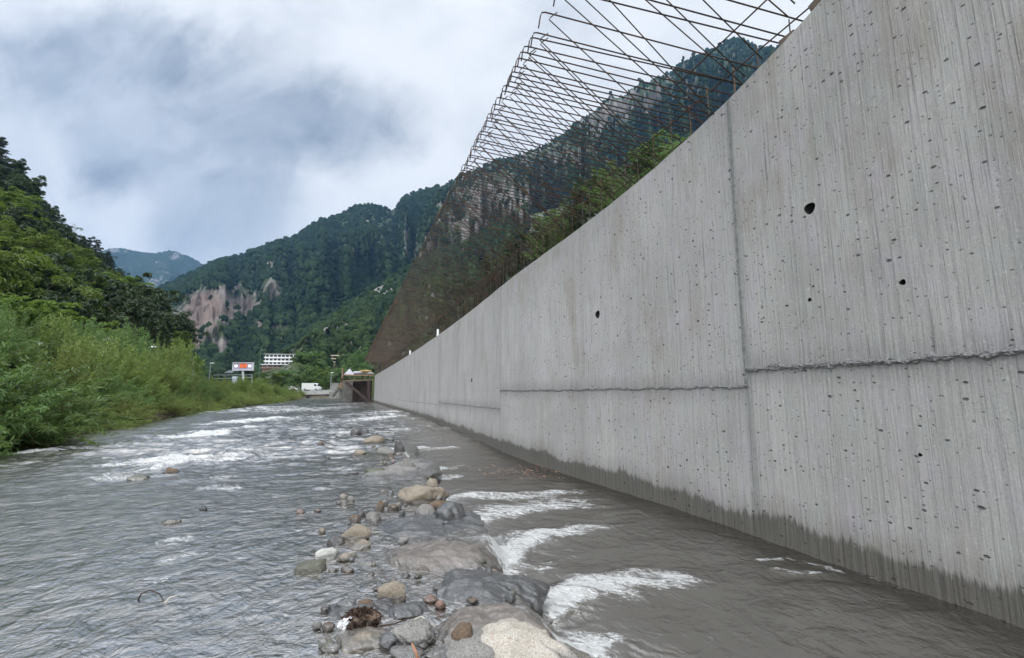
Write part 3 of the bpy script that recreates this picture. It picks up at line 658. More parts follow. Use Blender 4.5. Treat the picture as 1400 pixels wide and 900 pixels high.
# ------------------------------------------------------------------ mountains
def mountain(name, sil, Db, Dt, z0, mat, label, nr=110, nc=260, amp=0.10, prof=1.0, rocks=(), seed=1, drop=0.0, back=1.35, rockbase=0.3, fr=4.0):
    px = np.array([s[0] for s in sil], float); py = np.array([s[1] for s in sil], float) + drop
    u = np.linspace(px[0], px[-1], nc); w = np.interp(u, px, py)
    k = np.ones(7) / 7; wsm = np.convolve(np.pad(w, 3, 'edge'), k, 'valid'); w = 0.4 * wsm + 0.6 * w
    x, y, e = ray(u, w); hd = np.hypot(x, y); dx, dy, te = x / hd, y / hd, e / hd
    w1_ = np.linspace(0, 1, nr); t = np.concatenate([w1_, 1 + np.linspace(0.04, 1, 14)])
    Tt, U = np.meshgrid(t, u, indexing='ij'); TE = np.broadcast_to(te, Tt.shape); DX = np.broadcast_to(dx, Tt.shape); DY = np.broadcast_to(dy, Tt.shape)
    D = Db + (Dt - Db) * Tt; ztop = HC + TE * Dt
    tt = np.clip(Tt, 0, 1)
    z = z0 + (ztop - z0) * tt ** prof
    az = np.degrees(np.arctan2(DX, DY))
    s_ = (Dt - Db)
    rid = ridged(az * fr / 14 + tt * .7, tt * 1.6 + az * .02, 5, seed) - .1
    fine = fbm(az * fr / 3, tt * 9, 4, seed + 30)
    env = np.sin(np.clip(tt, 0, 1) * pi) ** 0.7
    D = D + env * (-s_ * 0.20 * rid + s_ * .035 * fine); D = np.where(Tt > 1, Dt + (Tt - 1) * Dt * (back - 1), D)
    z = z + env * (ztop - z0) * amp * fine * .5
    z = z + (tt > .93) * (ztop - z0) * 0.006 * vn(az * 9, tt * 3, seed + 70)
    z = np.where(Tt > 1, ztop - (Tt - 1) ** 1.2 * (ztop - z0) * .55, z)
    Xm, Ym = DX * D, DY * D
    rock = np.full(Tt.shape, rockbase) + .16 * fbm(az * fr / 5, tt * 5, 4, seed + 50) + .12 * rid; red = np.zeros(Tt.shape)
    # measured screen height of each vertex, so cliffs stand where the survey shows them
    d = Ym * CT + (z - HC) * ST; PX = 700 + F * Xm / d; PY = 450 - F * (-Ym * ST + (z - HC) * CT) / d
    for (cx_, cy_, rx, ry, am, rr) in rocks:
        q = sstep(1.5, .3, np.hypot((PX - cx_) / rx, (PY - cy_) / ry) + .45 * fbm(PX / rx * 2, PY / ry * 2, 4, int(cx_))); rock = rock + am * q; red = np.maximum(red, rr * q)
    Vm = np.stack([Xm, Ym, z], -1); rock = np.clip(rock, 0, 1)
    o = mesh_np(name, Vm.reshape(-1, 3), grid_faces(*Tt.shape), mat, attrs=dict(rock=rock.ravel(), red=red.ravel()))
    tag(o, label, kind='structure')
    return dict(V=Vm[:nr + 3], rock=rock[:nr + 3], PX=PX[:nr + 3], PY=PY[:nr + 3], o=o)
def sample(Mt, n, dens, hid=None):
    V, rock = Mt['V'], Mt['rock']; nr, nc = rock.shape
    A = np.linalg.norm(np.cross(V[1:, :-1] - V[:-1, :-1], V[:-1, 1:] - V[:-1, :-1]), axis=-1)
    p = (A * dens(Mt)[:-1, :-1]).ravel(); p /= p.sum(); c = rng.choice(p.size, n, p=p); i, j = c // (nc - 1), c % (nc - 1)
    a, b = rng.random(n)[:, None], rng.random(n)[:, None]
    return V[i, j] * (1 - a) * (1 - b) + V[i + 1, j] * a * (1 - b) + V[i, j + 1] * (1 - a) * b + V[i + 1, j + 1] * a * b, i, j
def forest(name, P, hmin, hmax, mat, label, cone=False):
    V, Fc = ico(1); n = len(P); h = rng.uniform(hmin, hmax, n)
    V0 = V.copy()
    if cone: V0 = V0 * np.array([1, 1, 1.0]); sc = np.where(V0[:, 2] > 0, 1 - .75 * V0[:, 2], 1)[:, None]; V0[:, :2] *= sc
    J = V0[None] * (1 + rng.uniform(-.32, .32, (n, len(V), 1)))
    wd = h * rng.uniform(.38, .62, n) if not cone else h * rng.uniform(.2, .32, n)
    S = np.stack([wd, wd, h * .55], -1)[:, None, :]
    Q = J * S + P[:, None, :] + np.stack([np.zeros(n), np.zeros(n), h * .26], -1)[:, None, :]
    Ff = Fc[None] + (np.arange(n) * len(V))[:, None, None]
    o = mesh_np(name, Q.reshape(-1, 3), Ff.reshape(-1, 3), mat, None, False); tag(o, label, 'forest', kind='stuff'); return o

mm_far = mount_mat('far_mountain', (0.020, 0.036, 0.030), (0.034, 0.052, 0.038), (0.05, 0.06, 0.06), (0.16, 0.16, 0.16), 0.003)
mm_mid = mount_mat('mid_mountain', (0.028, 0.045, 0.022), (0.055, 0.072, 0.034), (0.06, 0.058, 0.055), (0.20, 0.19, 0.18), 0.008)
mm_spur = mount_mat('spur', (0.040, 0.060, 0.024), (0.075, 0.085, 0.045), (0.10, 0.10, 0.085), (0.22, 0.215, 0.20), 0.014)
far = mountain('far_mountain', [(60,372),(100,360),(130,347),(150,339),(165,340),(180,342),(200,346),(215,346),(232,342),(245,346),(262,352),(283,365),(330,385),(420,420)], 2300, 3300, 40, mm_far,
               'blue distant mountain at the head of the valley', seed=3, rocks=[(165,342,14,4,.5,0),(240,350,5,4,.4,0)], rockbase=.22)
mid = mountain('forested_mountain', [(150,430),(205,400),(240,385),(283,364),(300,357),(330,350),(350,343),(370,334),(400,326),(430,306),(470,292),(485,283),(500,280),(520,283),(538,289),(545,280),(552,270),(575,261),(600,256),(625,250),(660,246),(720,240),(800,236)], 520, 1250, 5, mm_mid,
               'forested mountain with a reddish cliff across the valley', seed=9, rocks=[(285,422,34,28,.62,.85),(272,445,20,30,.6,.8),(255,465,14,16,.5,.7),(322,412,26,22,.48,.5),(372,400,18,14,.3,.3),(340,420,16,12,.5,.45),(378,452,12,8,.5,.5),(352,445,10,8,.45,.4),(535,310,22,26,.16,0),(510,300,14,12,.14,0),(465,343,18,5,.3,.1),(560,340,16,24,.16,0),(300,470,16,12,.4,.25),(235,430,16,14,.35,.3)], rockbase=.20, fr=6, nr=150, nc=320)
spur = mountain('grassy_spur', [(300,525),(345,512),(385,484),(405,468),(430,447),(450,435),(480,415),(510,396),(540,380),(570,362),(600,345),(640,325),(700,300),(780,280),(860,265)], 230, 560, 3, mm_spur,
                'nearer green and grey spur running down to the valley floor', seed=15, rocks=[(520,395,30,18,.3,0),(470,440,26,12,.22,0),(560,375,20,14,.3,0)], rockbase=.33, fr=6)
right = mountain('rocky_mountain', [(560,330),(600,262),(620,246),(640,236),(670,226),(700,214),(735,205),(760,190),(800,160),(830,140),(860,126),(900,106),(930,92),(950,80),(975,66),(990,57),(1010,54),(1035,64),(1062,68),(1100,60),(1160,40),(1230,10),(1320,-30),(1420,-60)], 330, 1050, 5, mm_mid,
                 'steep rocky mountain rising behind the wall and the reinforcement', seed=21, rocks=[(820,160,45,22,.33,.1),(870,140,40,20,.30,.1),(760,215,60,18,.26,.1),(700,260,60,30,.25,.1),(650,300,50,40,.25,.1),(600,380,60,50,.3,.1),(930,120,30,16,.2,.1)], rockbase=.27, fr=7, nr=150, nc=320)
tm_dark = tuft_mat('mountain_forest', (0.020, 0.036, 0.020), (0.032, 0.050, 0.024), 0.02)
tm_mid = tuft_mat('spur_shrubs', (0.030, 0.050, 0.021), (0.048, 0.070, 0.028), 0.03)
def dn(k): return lambda m: np.clip(k - m['rock'], 0.0, 1) ** 2 + .002
P, i, j = sample(mid, 22000, lambda m: (np.clip(.50 - m['rock'], 0, 1) ** 1.5 + .0012) * (m['PX'] > 180)); forest('mountain_forest', P, 6, 12, tm_dark, 'dark pine forest covering the mountain across the valley')
P, i, j = sample(mid, 8000, lambda m: (np.clip(.52 - m['rock'], 0, 1) + .002) * (m['PY'] > 420) * (m['PX'] > 220)); forest('mountain_forest', P, 4, 9, tm_mid, 'lighter green woodland at the foot of the far mountain')
P, i, j = sample(right, 24000, lambda m: np.clip(.62 - m['rock'], 0, 1) ** 1.5 + .004); forest('mountain_forest', P, 4.5, 9, tm_dark, 'scattered dark trees on the steep mountain behind the wall')
clearing = lambda P: P[~((np.abs(P[:, 0] / P[:, 1] + .51) < .055) & (P[:, 1] < 372) | (np.abs(P[:, 0] / P[:, 1] + .39) < .012) & (P[:, 1] < 305))]
P, i, j = sample(spur, 12000, lambda m: (np.clip(.75 - m['rock'], 0, 1) + .004) * (m['PX'] < 720)); P = clearing(P); forest('hillside_scrub', P, 2.5, 5.5, tm_mid, 'green scrub and bushes on the nearer spur')
P, i, j = sample(spur, 2500, lambda m: (vn(m['V'][..., 0] * .02, m['V'][..., 1] * .02, 5) > .1) * (m['PX'] < 720) + .001); P = clearing(P); forest('hillside_scrub', P, 4, 9, tm_dark, 'darker tree clumps on the nearer spur')

# ------------------------------------------------------------------ vegetation prototypes
def leaves_mesh(name, pos, nrm, size, mat, elong=1.6, jitter=.6):
    n = len(pos); d = nrm + rng.normal(0, jitter, (n, 3)); d /= np.linalg.norm(d, axis=1)[:, None]
    r = rng.normal(0, 1, (n, 3)); a = np.cross(d, r); a /= np.linalg.norm(a, axis=1)[:, None]; b = np.cross(d, a)
    s = size * rng.uniform(.6, 1.4, n)[:, None]; a = a * s * elong; b = b * s * .5
    bend = d * s * .25
    P = np.stack([pos - a - bend, pos + b, pos + a - bend, pos - b], 1).reshape(-1, 3)
    return mesh_np(name, P, np.arange(4 * n).reshape(-1, 4), mat, None, False)
def broad_crown(seed, n, w=.42, lobes=26, size=.012, low=.12, sub=6):
    r_ = np.random.default_rng(seed); P = []; N = []
    for k in range(lobes):
        t = (k + .5) / lobes; zc = low + (1 - low) * (.12 + .80 * t ** .8); rad = w * (1 - ((zc - .5) / .62) ** 2) ** .5 if abs(zc - .5) < .6 else .1
        a = r_.uniform(0, 2 * pi); rr = rad * r_.uniform(.25, .85); c = np.array([rr * cos(a), rr * sin(a), zc]); R_ = r_.uniform(.10, .19) * (1.15 - .45 * t)
        for s in range(sub):
            cc = c + r_.normal(0, R_ * .55, 3); rs = R_ * r_.uniform(.35, .7); m = n // (lobes * sub)
            d = r_.normal(0, 1, (m, 3)); d /= np.linalg.norm(d, axis=1)[:, None]; d[:, 2] = np.where(d[:, 2] < -.3, -d[:, 2], d[:, 2])
            P.append(cc + d * rs * (r_.uniform(.3, 1.0, (m, 1)) ** .5) * np.array([1, 1, .75])); N.append(d + np.array([0, 0, .5]))
    return np.concatenate(P), np.concatenate(N)
def make_trunk(seed, h=.62, r=.02, nb=9, spread=.3, mat=None):
    r_ = random.Random(seed); m_ = MB(); pts = [(0, 0, -.04)]; x = y = 0
    for k in range(6): x += r_.uniform(-.015, .015); y += r_.uniform(-.015, .015); pts.append((x, y, h * (k + 1) / 6))
    m_.tube(pts, [r * (1.3 - .95 * k / 6) for k in range(7)], 7)
    for k in range(nb):
        z = h * r_.uniform(.3, 1); a = r_.uniform(0, 2 * pi); L = spread * r_.uniform(.5, 1); p = (x * z / h, y * z / h, z)
        m_.tube([p, (p[0] + L * .5 * cos(a), p[1] + L * .5 * sin(a), z + L * .35), (p[0] + L * cos(a), p[1] + L * sin(a), z + L * .8)], [r * .5, r * .3, r * .1], 5)
    return m_.build('trunk', mat or M['bark'])
PROTO = {}
def proto(kind, crown, trunk):
    crown.name = 'crown'; crown.data.name = kind + '_crown'; C.objects.unlink(crown); C.objects.unlink(trunk); PROTO.setdefault(kind, []).append((crown.data, trunk.data))
for s in range(4):
    p, n = broad_crown(100 + s, 13000, .40 + .05 * (s % 2), 30, .012); proto('lime', leaves_mesh('crown', p, n, .0115, M['leaf_lime']), make_trunk(s))
for s in range(3):
    p, n = broad_crown(200 + s, 7000, .45, 20, .014, .05); proto('dark', leaves_mesh('crown', p, n, .017, M['leaf_dark']), make_trunk(20 + s))
for s in range(3):
    p, n = broad_crown(220 + s, 8000, .43, 22, .014, .05); proto('green', leaves_mesh('crown', p, n, .014, M['leaf_green']), make_trunk(26 + s))
def conifer(seed, n=6500):
    r_ = np.random.default_rng(seed); P = []; N = []; L = 17
    for k in range(L):
        z = .16 + .80 * k / L; rad = .20 * (1 - (z - .12) / .92) ** .75 * r_.uniform(.75, 1.2) + .012
        nb = 7 if k < L - 3 else 4
        for b in range(nb):
            a = r_.uniform(0, 2 * pi); l = rad * r_.uniform(.55, 1.25); m = max(6, int(n / (L * nb) * l / .12)); t = r_.uniform(.08, 1, m) ** .7
            q = np.stack([np.cos(a) * l * t, np.sin(a) * l * t, z - .30 * l * t + .18 * l * t * t], -1); q += r_.normal(0, 1, (m, 3)) * np.array([.013, .013, .009]) * (1.2 - .5 * t[:, None])
            P.append(q); N.append(np.tile([0, 0, 1.], (m, 1)))
    return np.concatenate(P), np.concatenate(N)
for s in range(4):
    p, n = conifer(300 + s); proto('conifer', leaves_mesh('crown', p, n, .011, M['leaf_conifer'], 1.5, .8), make_trunk(30 + s, .95, .012, 0))
def stem_shrub(seed, ns, nl, size, mat, spread=.42, up=1.0, droop=.12, elong=2.6, leafy=.25):
    r_ = np.random.default_rng(seed); P = []; N = []; m_ = MB()
    for k in range(ns):
        a = r_.uniform(0, 2 * pi); q = r_.uniform(0, 1) ** .6; H = up * r_.uniform(.5, 1.0) * (1 - .35 * q * q); R_ = spread * q
        bx_, by_ = r_.normal(0, .09, 2); t = np.linspace(0, 1, 8); wob = r_.normal(0, .012, (8, 2)).cumsum(0)
        path = np.stack([bx_ + R_ * np.cos(a) * t ** 1.25 + wob[:, 0], by_ + R_ * np.sin(a) * t ** 1.25 + wob[:, 1], H * t - droop * q * t ** 3], -1)
        if k % 2 == 0: m_.tube(path, [.005 * (1 - .85 * x) for x in t], 4)
        m = nl // ns; tt = r_.uniform(leafy * r_.uniform(.2, 1), 1, m); c = np.stack([np.interp(tt, t, path[:, d]) for d in range(3)], -1)
        c += r_.normal(0, 1, (m, 3)) * (.010 + .024 * (1 - tt[:, None])); P.append(c); N.append(r_.normal(0, 1, (m, 3)) + np.array([0, 0, .4]))
    cr = leaves_mesh('crown', np.concatenate(P), np.concatenate(N), size, mat, elong); st_ = m_.build('stems', M['twig']); return cr, st_
for s in range(4): proto('willow', *stem_shrub(400 + s, 120, 15000, .0085, M['leaf_willow'], .40))
for s in range(3): proto('thicket', *stem_shrub(420 + s, 110, 16000, .0095, M['leaf_green'], .48, elong=1.9, leafy=.1))
for s in range(2): proto('ash', *stem_shrub(440 + s, 150, 30000, .0105, M['leaf_green'], .62, .95, .30, 2.2, .05))
for s in range(2): proto('brush', *stem_shrub(460 + s, 90, 5000, .009, M['leaf_willow'], .5, .9, .25, 1.8, .3))
def plant(kind, x, y, z, h, wd, name, label, cat, group=None, bare=False):
    lst = PROTO[kind]; cm, tm = lst[random.randrange(len(lst))]
    r = empty(name, (x, y, z), random.uniform(0, 6.28)); r.scale = (wd, wd, h)
    link(bpy.data.objects.new('crown', cm), r); link(bpy.data.objects.new('stems' if kind in ('willow', 'thicket', 'ash', 'brush') else 'trunk', tm), r)
    return tag(r, label, cat, group)
def plant_px(kind, px, top, Y, wpx, name, label, cat, group=None, wf=1.0, zb=None):
    x, y, zt = aty(px, top, Y); zb = float(ground_z(np.array(x), np.array(float(Y)))) if zb is None else zb
    h = zt - zb; wd = wpx / F * Y / .85 * wf
    return plant(kind, x, Y, zb, h, wd, name, label, cat, group)
# left hill and its trees
hill = mountain('left_hill', [(-420,60),(-200,110),(-100,160),(0,222),(20,240),(40,270),(60,300),(85,325),(110,338),(130,356),(160,384),(190,412),(215,440),(240,466),(258,492),(285,508),(320,530),(360,536)], 62, 210, 1.5,
                mount_mat('hill_floor', (0.020, 0.030, 0.012), (0.04, 0.055, 0.02), (0.07, 0.065, 0.05), (0.11, 0.1, 0.08), 0.05), 'steep wooded hillside on the left of the valley', seed=33, drop=26, rockbase=.1, fr=3, nc=160, nr=80)
P, ii, jj = sample(hill, 900, lambda m: (m['PX'] > -110) * (m['PX'] < 236) * (m['PY'] > -50) * 1.0)
cnt = 0; sel = []
for p in P:
    if all((p[0] - q[0]) ** 2 + (p[1] - q[1]) ** 2 > 5.2 ** 2 for q in sel): sel.append(p)
sel = sel[:250]
for p in sel:
    d = p[1] * CT + (p[2] - HC) * ST; px = 700 + F * p[0] / d; py = 450 - F * (-p[1] * ST + (p[2] - HC) * CT) / d
    D_ = math.hypot(p[0], p[1])
    upper = py < 300 + max(0, px) * .75
    if upper and random.random() < .5: plant('conifer', *p, random.uniform(9, 14), random.uniform(10, 15), 'conifer', 'dark conifer high on the left hillside', 'tree', 'dark conifers on the left hillside')
    elif upper: plant('dark', *p, random.uniform(8, 11), random.uniform(7, 10), 'dark_tree', 'dark broadleaf tree among the conifers of the left hillside', 'tree', 'dark broadleaf trees on the left hillside')
    elif random.random() < .45: plant('dark', *p, random.uniform(8, 11), random.uniform(8, 11), 'dark_tree', 'dark broadleaf tree low on the left hillside', 'tree', 'dark low trees on the left hillside')
    else: plant('lime', *p, random.uniform(6, 10), random.uniform(9, 12), 'broadleaf_tree', 'bright green broadleaf tree on the lower left hillside', 'tree', 'bright green trees on the left hillside')
# trees standing out on the skyline of the hill
for px, top, Y_, w in [(4,218,175,20),(22,236,178,18),(38,262,180,20),(58,288,182,16),(72,300,184,20),(86,308,186,14),(112,326,190,14)]:
    x, y, zt = aty(px, top, Y_); kd_ = 'dark' if px % 4 == 2 else 'conifer'; plant(kd_, x, y, zt - 11, 11, w / F * Y_ / (.40 if kd_ == 'conifer' else .8), 'conifer', 'conifer outlined against the sky on the left ridge', 'tree', 'conifers on the left skyline')
for px, top, Y_, w, lab in [(20,335,44,140,'tall lime green tree at the left edge above the bank'),(-55,330,40,150,'lime green tree cut by the left edge of the view'),(78,362,50,110,'lime green tree beside the tallest one on the left'),(120,392,56,100,'round lime green tree below the dark conifers'),
                            (158,412,62,90,'broad green tree in the middle of the left bank'),(178,404,78,70,'taller green tree rising behind the middle of the left bank'),(205,436,74,70,'green tree where the left hill runs down to the road'),(232,462,88,60,'green tree behind the white street lamp'),(60,410,36,110,'low lime green tree behind the leafy riverside shrub'),(112,436,42,90,'low lime green tree behind the willows'),(8,400,33,100,'lime green tree just above the big leafy shrub'),
                            (250,480,105,50,'green tree behind the gantry arm'),(268,500,120,36,'small green tree beside the gantry post')]:
    plant_px('lime', px, top, Y_, w, 'broadleaf_tree', lab, 'tree', wf=1.1)
# riverside shrubs
def bank_plant(kind, px, top, wpx, name, label, cat='shrub', back=0.8, wf=1.0, group=None):
    Yb = 6.0
    lo, hi = 4.0, 115.0
    for _ in range(50):
        m = (lo + hi) / 2; q = 700 + F * float(bank_x(m) - back) / (m * CT - .8 * ST)
        if q < px: lo = m
        else: hi = m
    Y_ = lo; return plant_px(kind, px, top, Y_, wpx, name, label, cat, group, wf, zb=float(ground_z(np.array(float(bank_x(Y_)) - back), np.array(Y_))) - .1)
for a in [('ash', 0, 440, 190, 'leafy_shrub', 'large dark leafy shrub overhanging the water at the left edge'), ('ash', -60, 430, 150, 'leafy_shrub', 'leafy shrub cut by the left edge of the view'),('ash', 40, 505, 90, 'leafy_shrub', 'lower part of a leafy shrub reaching out over the shallows')]: bank_plant(*a, back=.3, wf=1.15)
lab_w = ['feathery yellow green willow next to the dark leafy shrub', 'tall yellow green willow on the left bank', 'pale willow with upright shoots', 'second tall willow of the left bank', 'dense willow where the bank bends away', 'green willow short of the gantry', 'willow below the gantry arm', 'small willow just past the gantry post',
         'low willow below the lamp post', 'low willow left of the display board', 'low willow under the display board', 'bright bush right of the display board', 'bush at the left end of the bridge', 'farthest low bush before the bridge']
for k_, (px, top, w, kd) in enumerate([(95,462,70,'willow'),(128,442,74,'willow'),(160,448,66,'willow'),(188,462,60,'willow'),(212,468,54,'willow'),(232,484,46,'thicket'),(250,490,42,'willow'),(268,502,36,'thicket'),(284,518,32,'willow'),(300,529,28,'willow'),(318,532,26,'willow'),(338,528,30,'willow'),(352,512,34,'willow'),(368,522,28,'willow')]):
    bank_plant(kd, px, top, w, 'willow_bush' if kd == 'willow' else 'leafy_bush', lab_w[k_], back=1.6, wf=1.25)
for k_, (px, top, w) in enumerate([(80,505,60),(112,520,55),(140,515,50),(170,520,46),(200,522,42),(222,525,36),(246,528,30),(270,532,26)]):
    bank_plant('thicket', px, top, w, 'bank_shrub', ['green thicket in front of the first willow','green thicket under the tall willow','thicket at the water below the pale willow','thicket at the water below the second tall willow','thicket at the water before the bend','small thicket at the bend','small thicket below the gantry arm','small thicket below the gantry post'][k_], back=.9, wf=1.2)
rr_ = random.Random(5)
for k_ in range(64):
    Y_ = 9.5 * (1.036 ** k_); bk = .0 + .7 * rr_.random(); x = float(bank_x(Y_)) - bk
    plant('brush', x, Y_, float(ground_z(np.array(x), np.array(Y_))) - .05, .7 + .7 * rr_.random() + .010 * Y_, 1.3 + rr_.random() + .015 * Y_, 'low_bush', 'low straggly bush at the edge of the left bank', 'shrub', 'low bushes along the left waterline')
for k_ in range(30):
    Y_ = 17 * (1.063 ** k_); x = float(bank_x(Y_)) - .6 - 2.2 * rr_.random()
    plant(rr_.choice(['willow', 'willow', 'thicket']), x, Y_, float(ground_z(np.array(x), np.array(Y_))) - .1, 1.6 + 1.3 * rr_.random(), 1.7 + 1.2 * rr_.random(), 'young_willow', 'young willow between the larger bushes of the left bank', 'shrub', 'young willows along the left bank')
# second row of bushes on the road side so the bank closes
for k_ in range(26):
    Y_ = 13 * (1.08 ** k_); x = float(bank_x(Y_)) - 4.5 - 3 * rr_.random()
    plant(rr_.choice(['willow', 'thicket', 'thicket']), x, Y_, 1.9, (min(3.6 + 1.5 * rr_.random(), 1.2 + .12 * Y_) if Y_ < 40 else 1.0), 3.6, 'bank_bush', 'green bush in the thicket behind the willows', 'shrub', 'bushes behind the riverside willows')
# trees beyond the bridge
for px, top, Y_, w, kd, lab in [(425,478,170,52,'green','large round green tree behind the white van'),(398,505,185,40,'green','green tree left of the large round one'),(447,506,165,34,'lime','small bright green tree above the bridge end'),(378,510,180,34,'lime','light green tree above the left bridge end'),(360,507,200,30,'green','green tree below the white terraced building'),
                                (335,500,215,30,'dark','dark tree behind the display board'),(470,500,150,34,'green','green tree behind the timber post'),(492,480,175,34,'green','tall green tree rising beside the reinforcement'),(300,506,230,30,'dark','dark tree behind the left houses'),(412,512,150,30,'green','low tree behind the parked car'),(440,512,155,30,'green','low tree behind the van cab'),(345,515,165,26,'lime','light tree beside the display board'),(462,514,150,24,'dark','dark bush behind the bridge end')]:
    plant_px(kd, px, top, Y_, w, 'broadleaf_tree', lab, 'tree', wf=1.1, zb=2.0)
# shrubs on the slope behind the wall
rs = random.Random(3)
for k_, (px, top) in enumerate([(935,168),(905,180),(880,196),(855,205),(828,218),(800,236),(775,258),(752,282),(728,300),(700,322),(672,345),(640,372),(610,402)]):
    Y_ = 15 + k_ * 1.5 if k_ < 12 else 40; x, y, zt = aty(px, top, Y_)
    h = 2.4 + 1.0 * rs.random() + k_ * .10; zt -= .018 * Y_ * (1 + .5 * (k_ > 2))
    if k_ > 8: plant('dark', x, y, zt - h * .9, h, h * .75, 'hillside_bush', 'dull bush on the slope seen through the far reinforcement', 'shrub', 'bushes on the slope behind the far reinforcement')
    else: plant('green' if k_ % 3 == 1 else 'dark' if k_ % 3 else 'thicket', x, y, zt - h * .95, h, h * .95, 'hillside_bush', 'green bush on the slope above the wall seen through the bars', 'shrub', 'bushes on the slope behind the near reinforcement')
# earth slope under them
us = np.linspace(0, 1, 60); V = []
for u in us:
    k_ = u * 12; px = np.interp(k_, range(13), [935,905,880,855,828,800,775,752,728,700,672,640,610]); top = np.interp(k_, range(13), [168,180,196,205,218,236,258,282,300,322,345,372,402]); Y_ = 15 + k_ * 1.5
    x, y, zt = aty(px, top + 20, Y_); zt -= 2.2
    for q in np.linspace(0, 1, 12): V.append((x + q * 30 * .94, y + q * 30 * .34, zt + q * 9 + .5 * float(vn(x * .5 + q * 9, y * .5, 3))) if q > 0 else (x - 1.0, y - .3, 3.0))
sl = mesh_np('slope', V, grid_faces(60, 12), mm_spur, attrs=dict(rock=np.full(720, .25), red=np.zeros(720))); tag(sl, 'earth slope with grass behind the wall', kind='structure')

# ------------------------------------------------------------------ bridge, road furniture, vehicles, buildings
YB = 112.0
br = empty('road_bridge', (*P3(422, 540, YB)[:2], 0)); tag(br, 'low flat concrete road bridge crossing the river', 'bridge'); bo = np.array(br.location)
sb_('deck', M['conc'], lambda m: m.beam(P3(372, 539.6, YB + 3) - bo, P3(470, 537.2, YB + 3) - bo, 7, .55), br)
sb_('parapet', M['conc'], lambda m: m.beam(P3(372, 536.6, YB - .3) - bo, P3(462, 534.6, YB - .3) - bo, .25, .45), br)
sb_('soffit_beam', M['conc2'], lambda m: m.beam(P3(372, 542, YB + 1) - bo, P3(470, 540, YB + 1) - bo, .8, .5), br)
sb_('abutment', M['conc2'], lambda m: m.box(P3(463, 543, YB + 2) - bo, (2.4, 6, 2.6)), br)
rm_ = MB(); rm_.beam(P3(455, 542, 100), P3(469, 523, 92), .6, .35); tag(rm_.build('site_ramp', M['conc2']), 'short sloping concrete ramp between the bridge and the platform', 'ramp')
cb = MB(); cb.box(P3(459, 529.5, 108), (1.6, 1.2, 1.9)); cb.box(P3(459, 524, 108), (1.7, 1.3, .12)); tag(cb.build('site_cabinet', M['conc2']), 'grey cabinet standing at the bridge end near the ramp', 'cabinet')
for k_, (px, py, w) in enumerate([(405, 545.5, 1.0), (412, 544.8, 1.4), (418, 545.6, .9)]):
    crumple('far_rock', tuple(P3(px, py, 118)), (w, .8, .55), RM['white'], ['leftmost pale rock under the bridge', 'largest pale rock under the bridge', 'rightmost pale rock under the bridge'][k_], 'rock', 50 + k_, None, 3, .25)
road = MB()
for k_ in range(1): pass
ry = np.concatenate([np.linspace(8, 120, 60)]); V = []
for y_ in ry:
    x0 = float(bank_x(y_)) - 9.5
    V += [(x0 - 7, y_, 2.44), (x0, y_, 2.44)]
rd = mesh_np('road', V, grid_faces(60, 2), M['asphalt']); rd['kind'] = 'structure'; rd['label'] = 'grey asphalt road on the left bank behind the bushes'
rb = MB(); rb.box((*P3(425, 534, 146)[:2], 1.95), (80, 12, .5)); o_ = rb.build('bridge_road', M['asphalt']); tag(o_, 'asphalt road beyond the bridge carrying the van', kind='structure')
def vehicle(name, cx_, cy_, z, L, W, H, label, cat, van=True, rz=0.0, bodym='paint'):
    v = empty(name, (cx_, cy_, z), rz); tag(v, label, cat)
    prof = [(-L/2, .35), (-L/2, H * .97), (-L/2 + .15, H), (L*.17, H), (L*.30, H * .93), (L*.40, H * .55), (L*.49, H * .46), (L/2, .35)] if van else [(-L/2, .3), (-L/2 + .05, H * .60), (-L*.40, H * .66), (-L*.30, H * .97), (L*.08, H), (L*.25, H * .68), (L*.46, H * .58), (L/2, .3)]
    def ext(m, pr, w0, dy=0):
        n = len(pr); P = [(p[0], s * w0 + dy, p[1]) for s in (-1, 1) for p in pr]
        m.add(P, [tuple(range(n))[::-1], tuple(range(n, 2 * n))] + [(i, (i + 1) % n, n + (i + 1) % n, n + i) for i in range(n)])
    m = MB(); ext(m, prof, W / 2); m.build('body', M[bodym], v)
    for s in (-1, 1):
        m = MB(); w = [(L*.20, H*.62), (L*.22, H*.88), (L*.29, H*.86), (L*.36, H*.60)] if van else [(-L*.26, H*.70), (-L*.24, H*.92), (L*.06, H*.93), (L*.18, H*.70)]
        ext(m, w, .01, s * (W / 2 + .002)); m.build('window', M['glass'], v)
        for q in (-.32, .32):
            m = MB(); c = np.array((L * q, s * (W / 2 - .08), .34)); m.tube([c + (0, -.11, 0), c + (0, .11, 0)], .34, 16); t = m.build('wheel', M['black'], v)
            m = MB(); m.tube([c + (0, s * .09, 0), c + (0, s * .125, 0)], .18, 12); m.build('hub_cap', M['galv'], t)
    m = MB(); m.box((L * .385, 0, H * .72) if van else (L * .165, 0, H * .84), (.05, W * .8, H * .26)); m.build('windscreen', M['glass'], v)
    m = MB(); m.box((L * .492, W * .35, H * .36), (.06, .25, .16)); m.build('headlight', M['lamp'] if 0 else M['galv'], v)
    return v
vx = P3(433.5, 534, 146); vehicle('delivery_van', vx[0], 142, 2.2, 5.4, 2.0, 2.35, 'white panel van on the road beyond the bridge', 'van', True)
vx = P3(405, 534, 146); vehicle('parked_car', vx[0], 142.4, 2.2, 3.8, 1.7, 1.3, 'small white car left of the van beyond the bridge', 'car', False)
vx = P3(396, 534, 148); vehicle('parked_car', vx[0] + .3, 146, 2.2, 3.4, 1.6, 1.25, 'dark car partly hidden left of the small white car', 'car', False, 0, 'roofd')
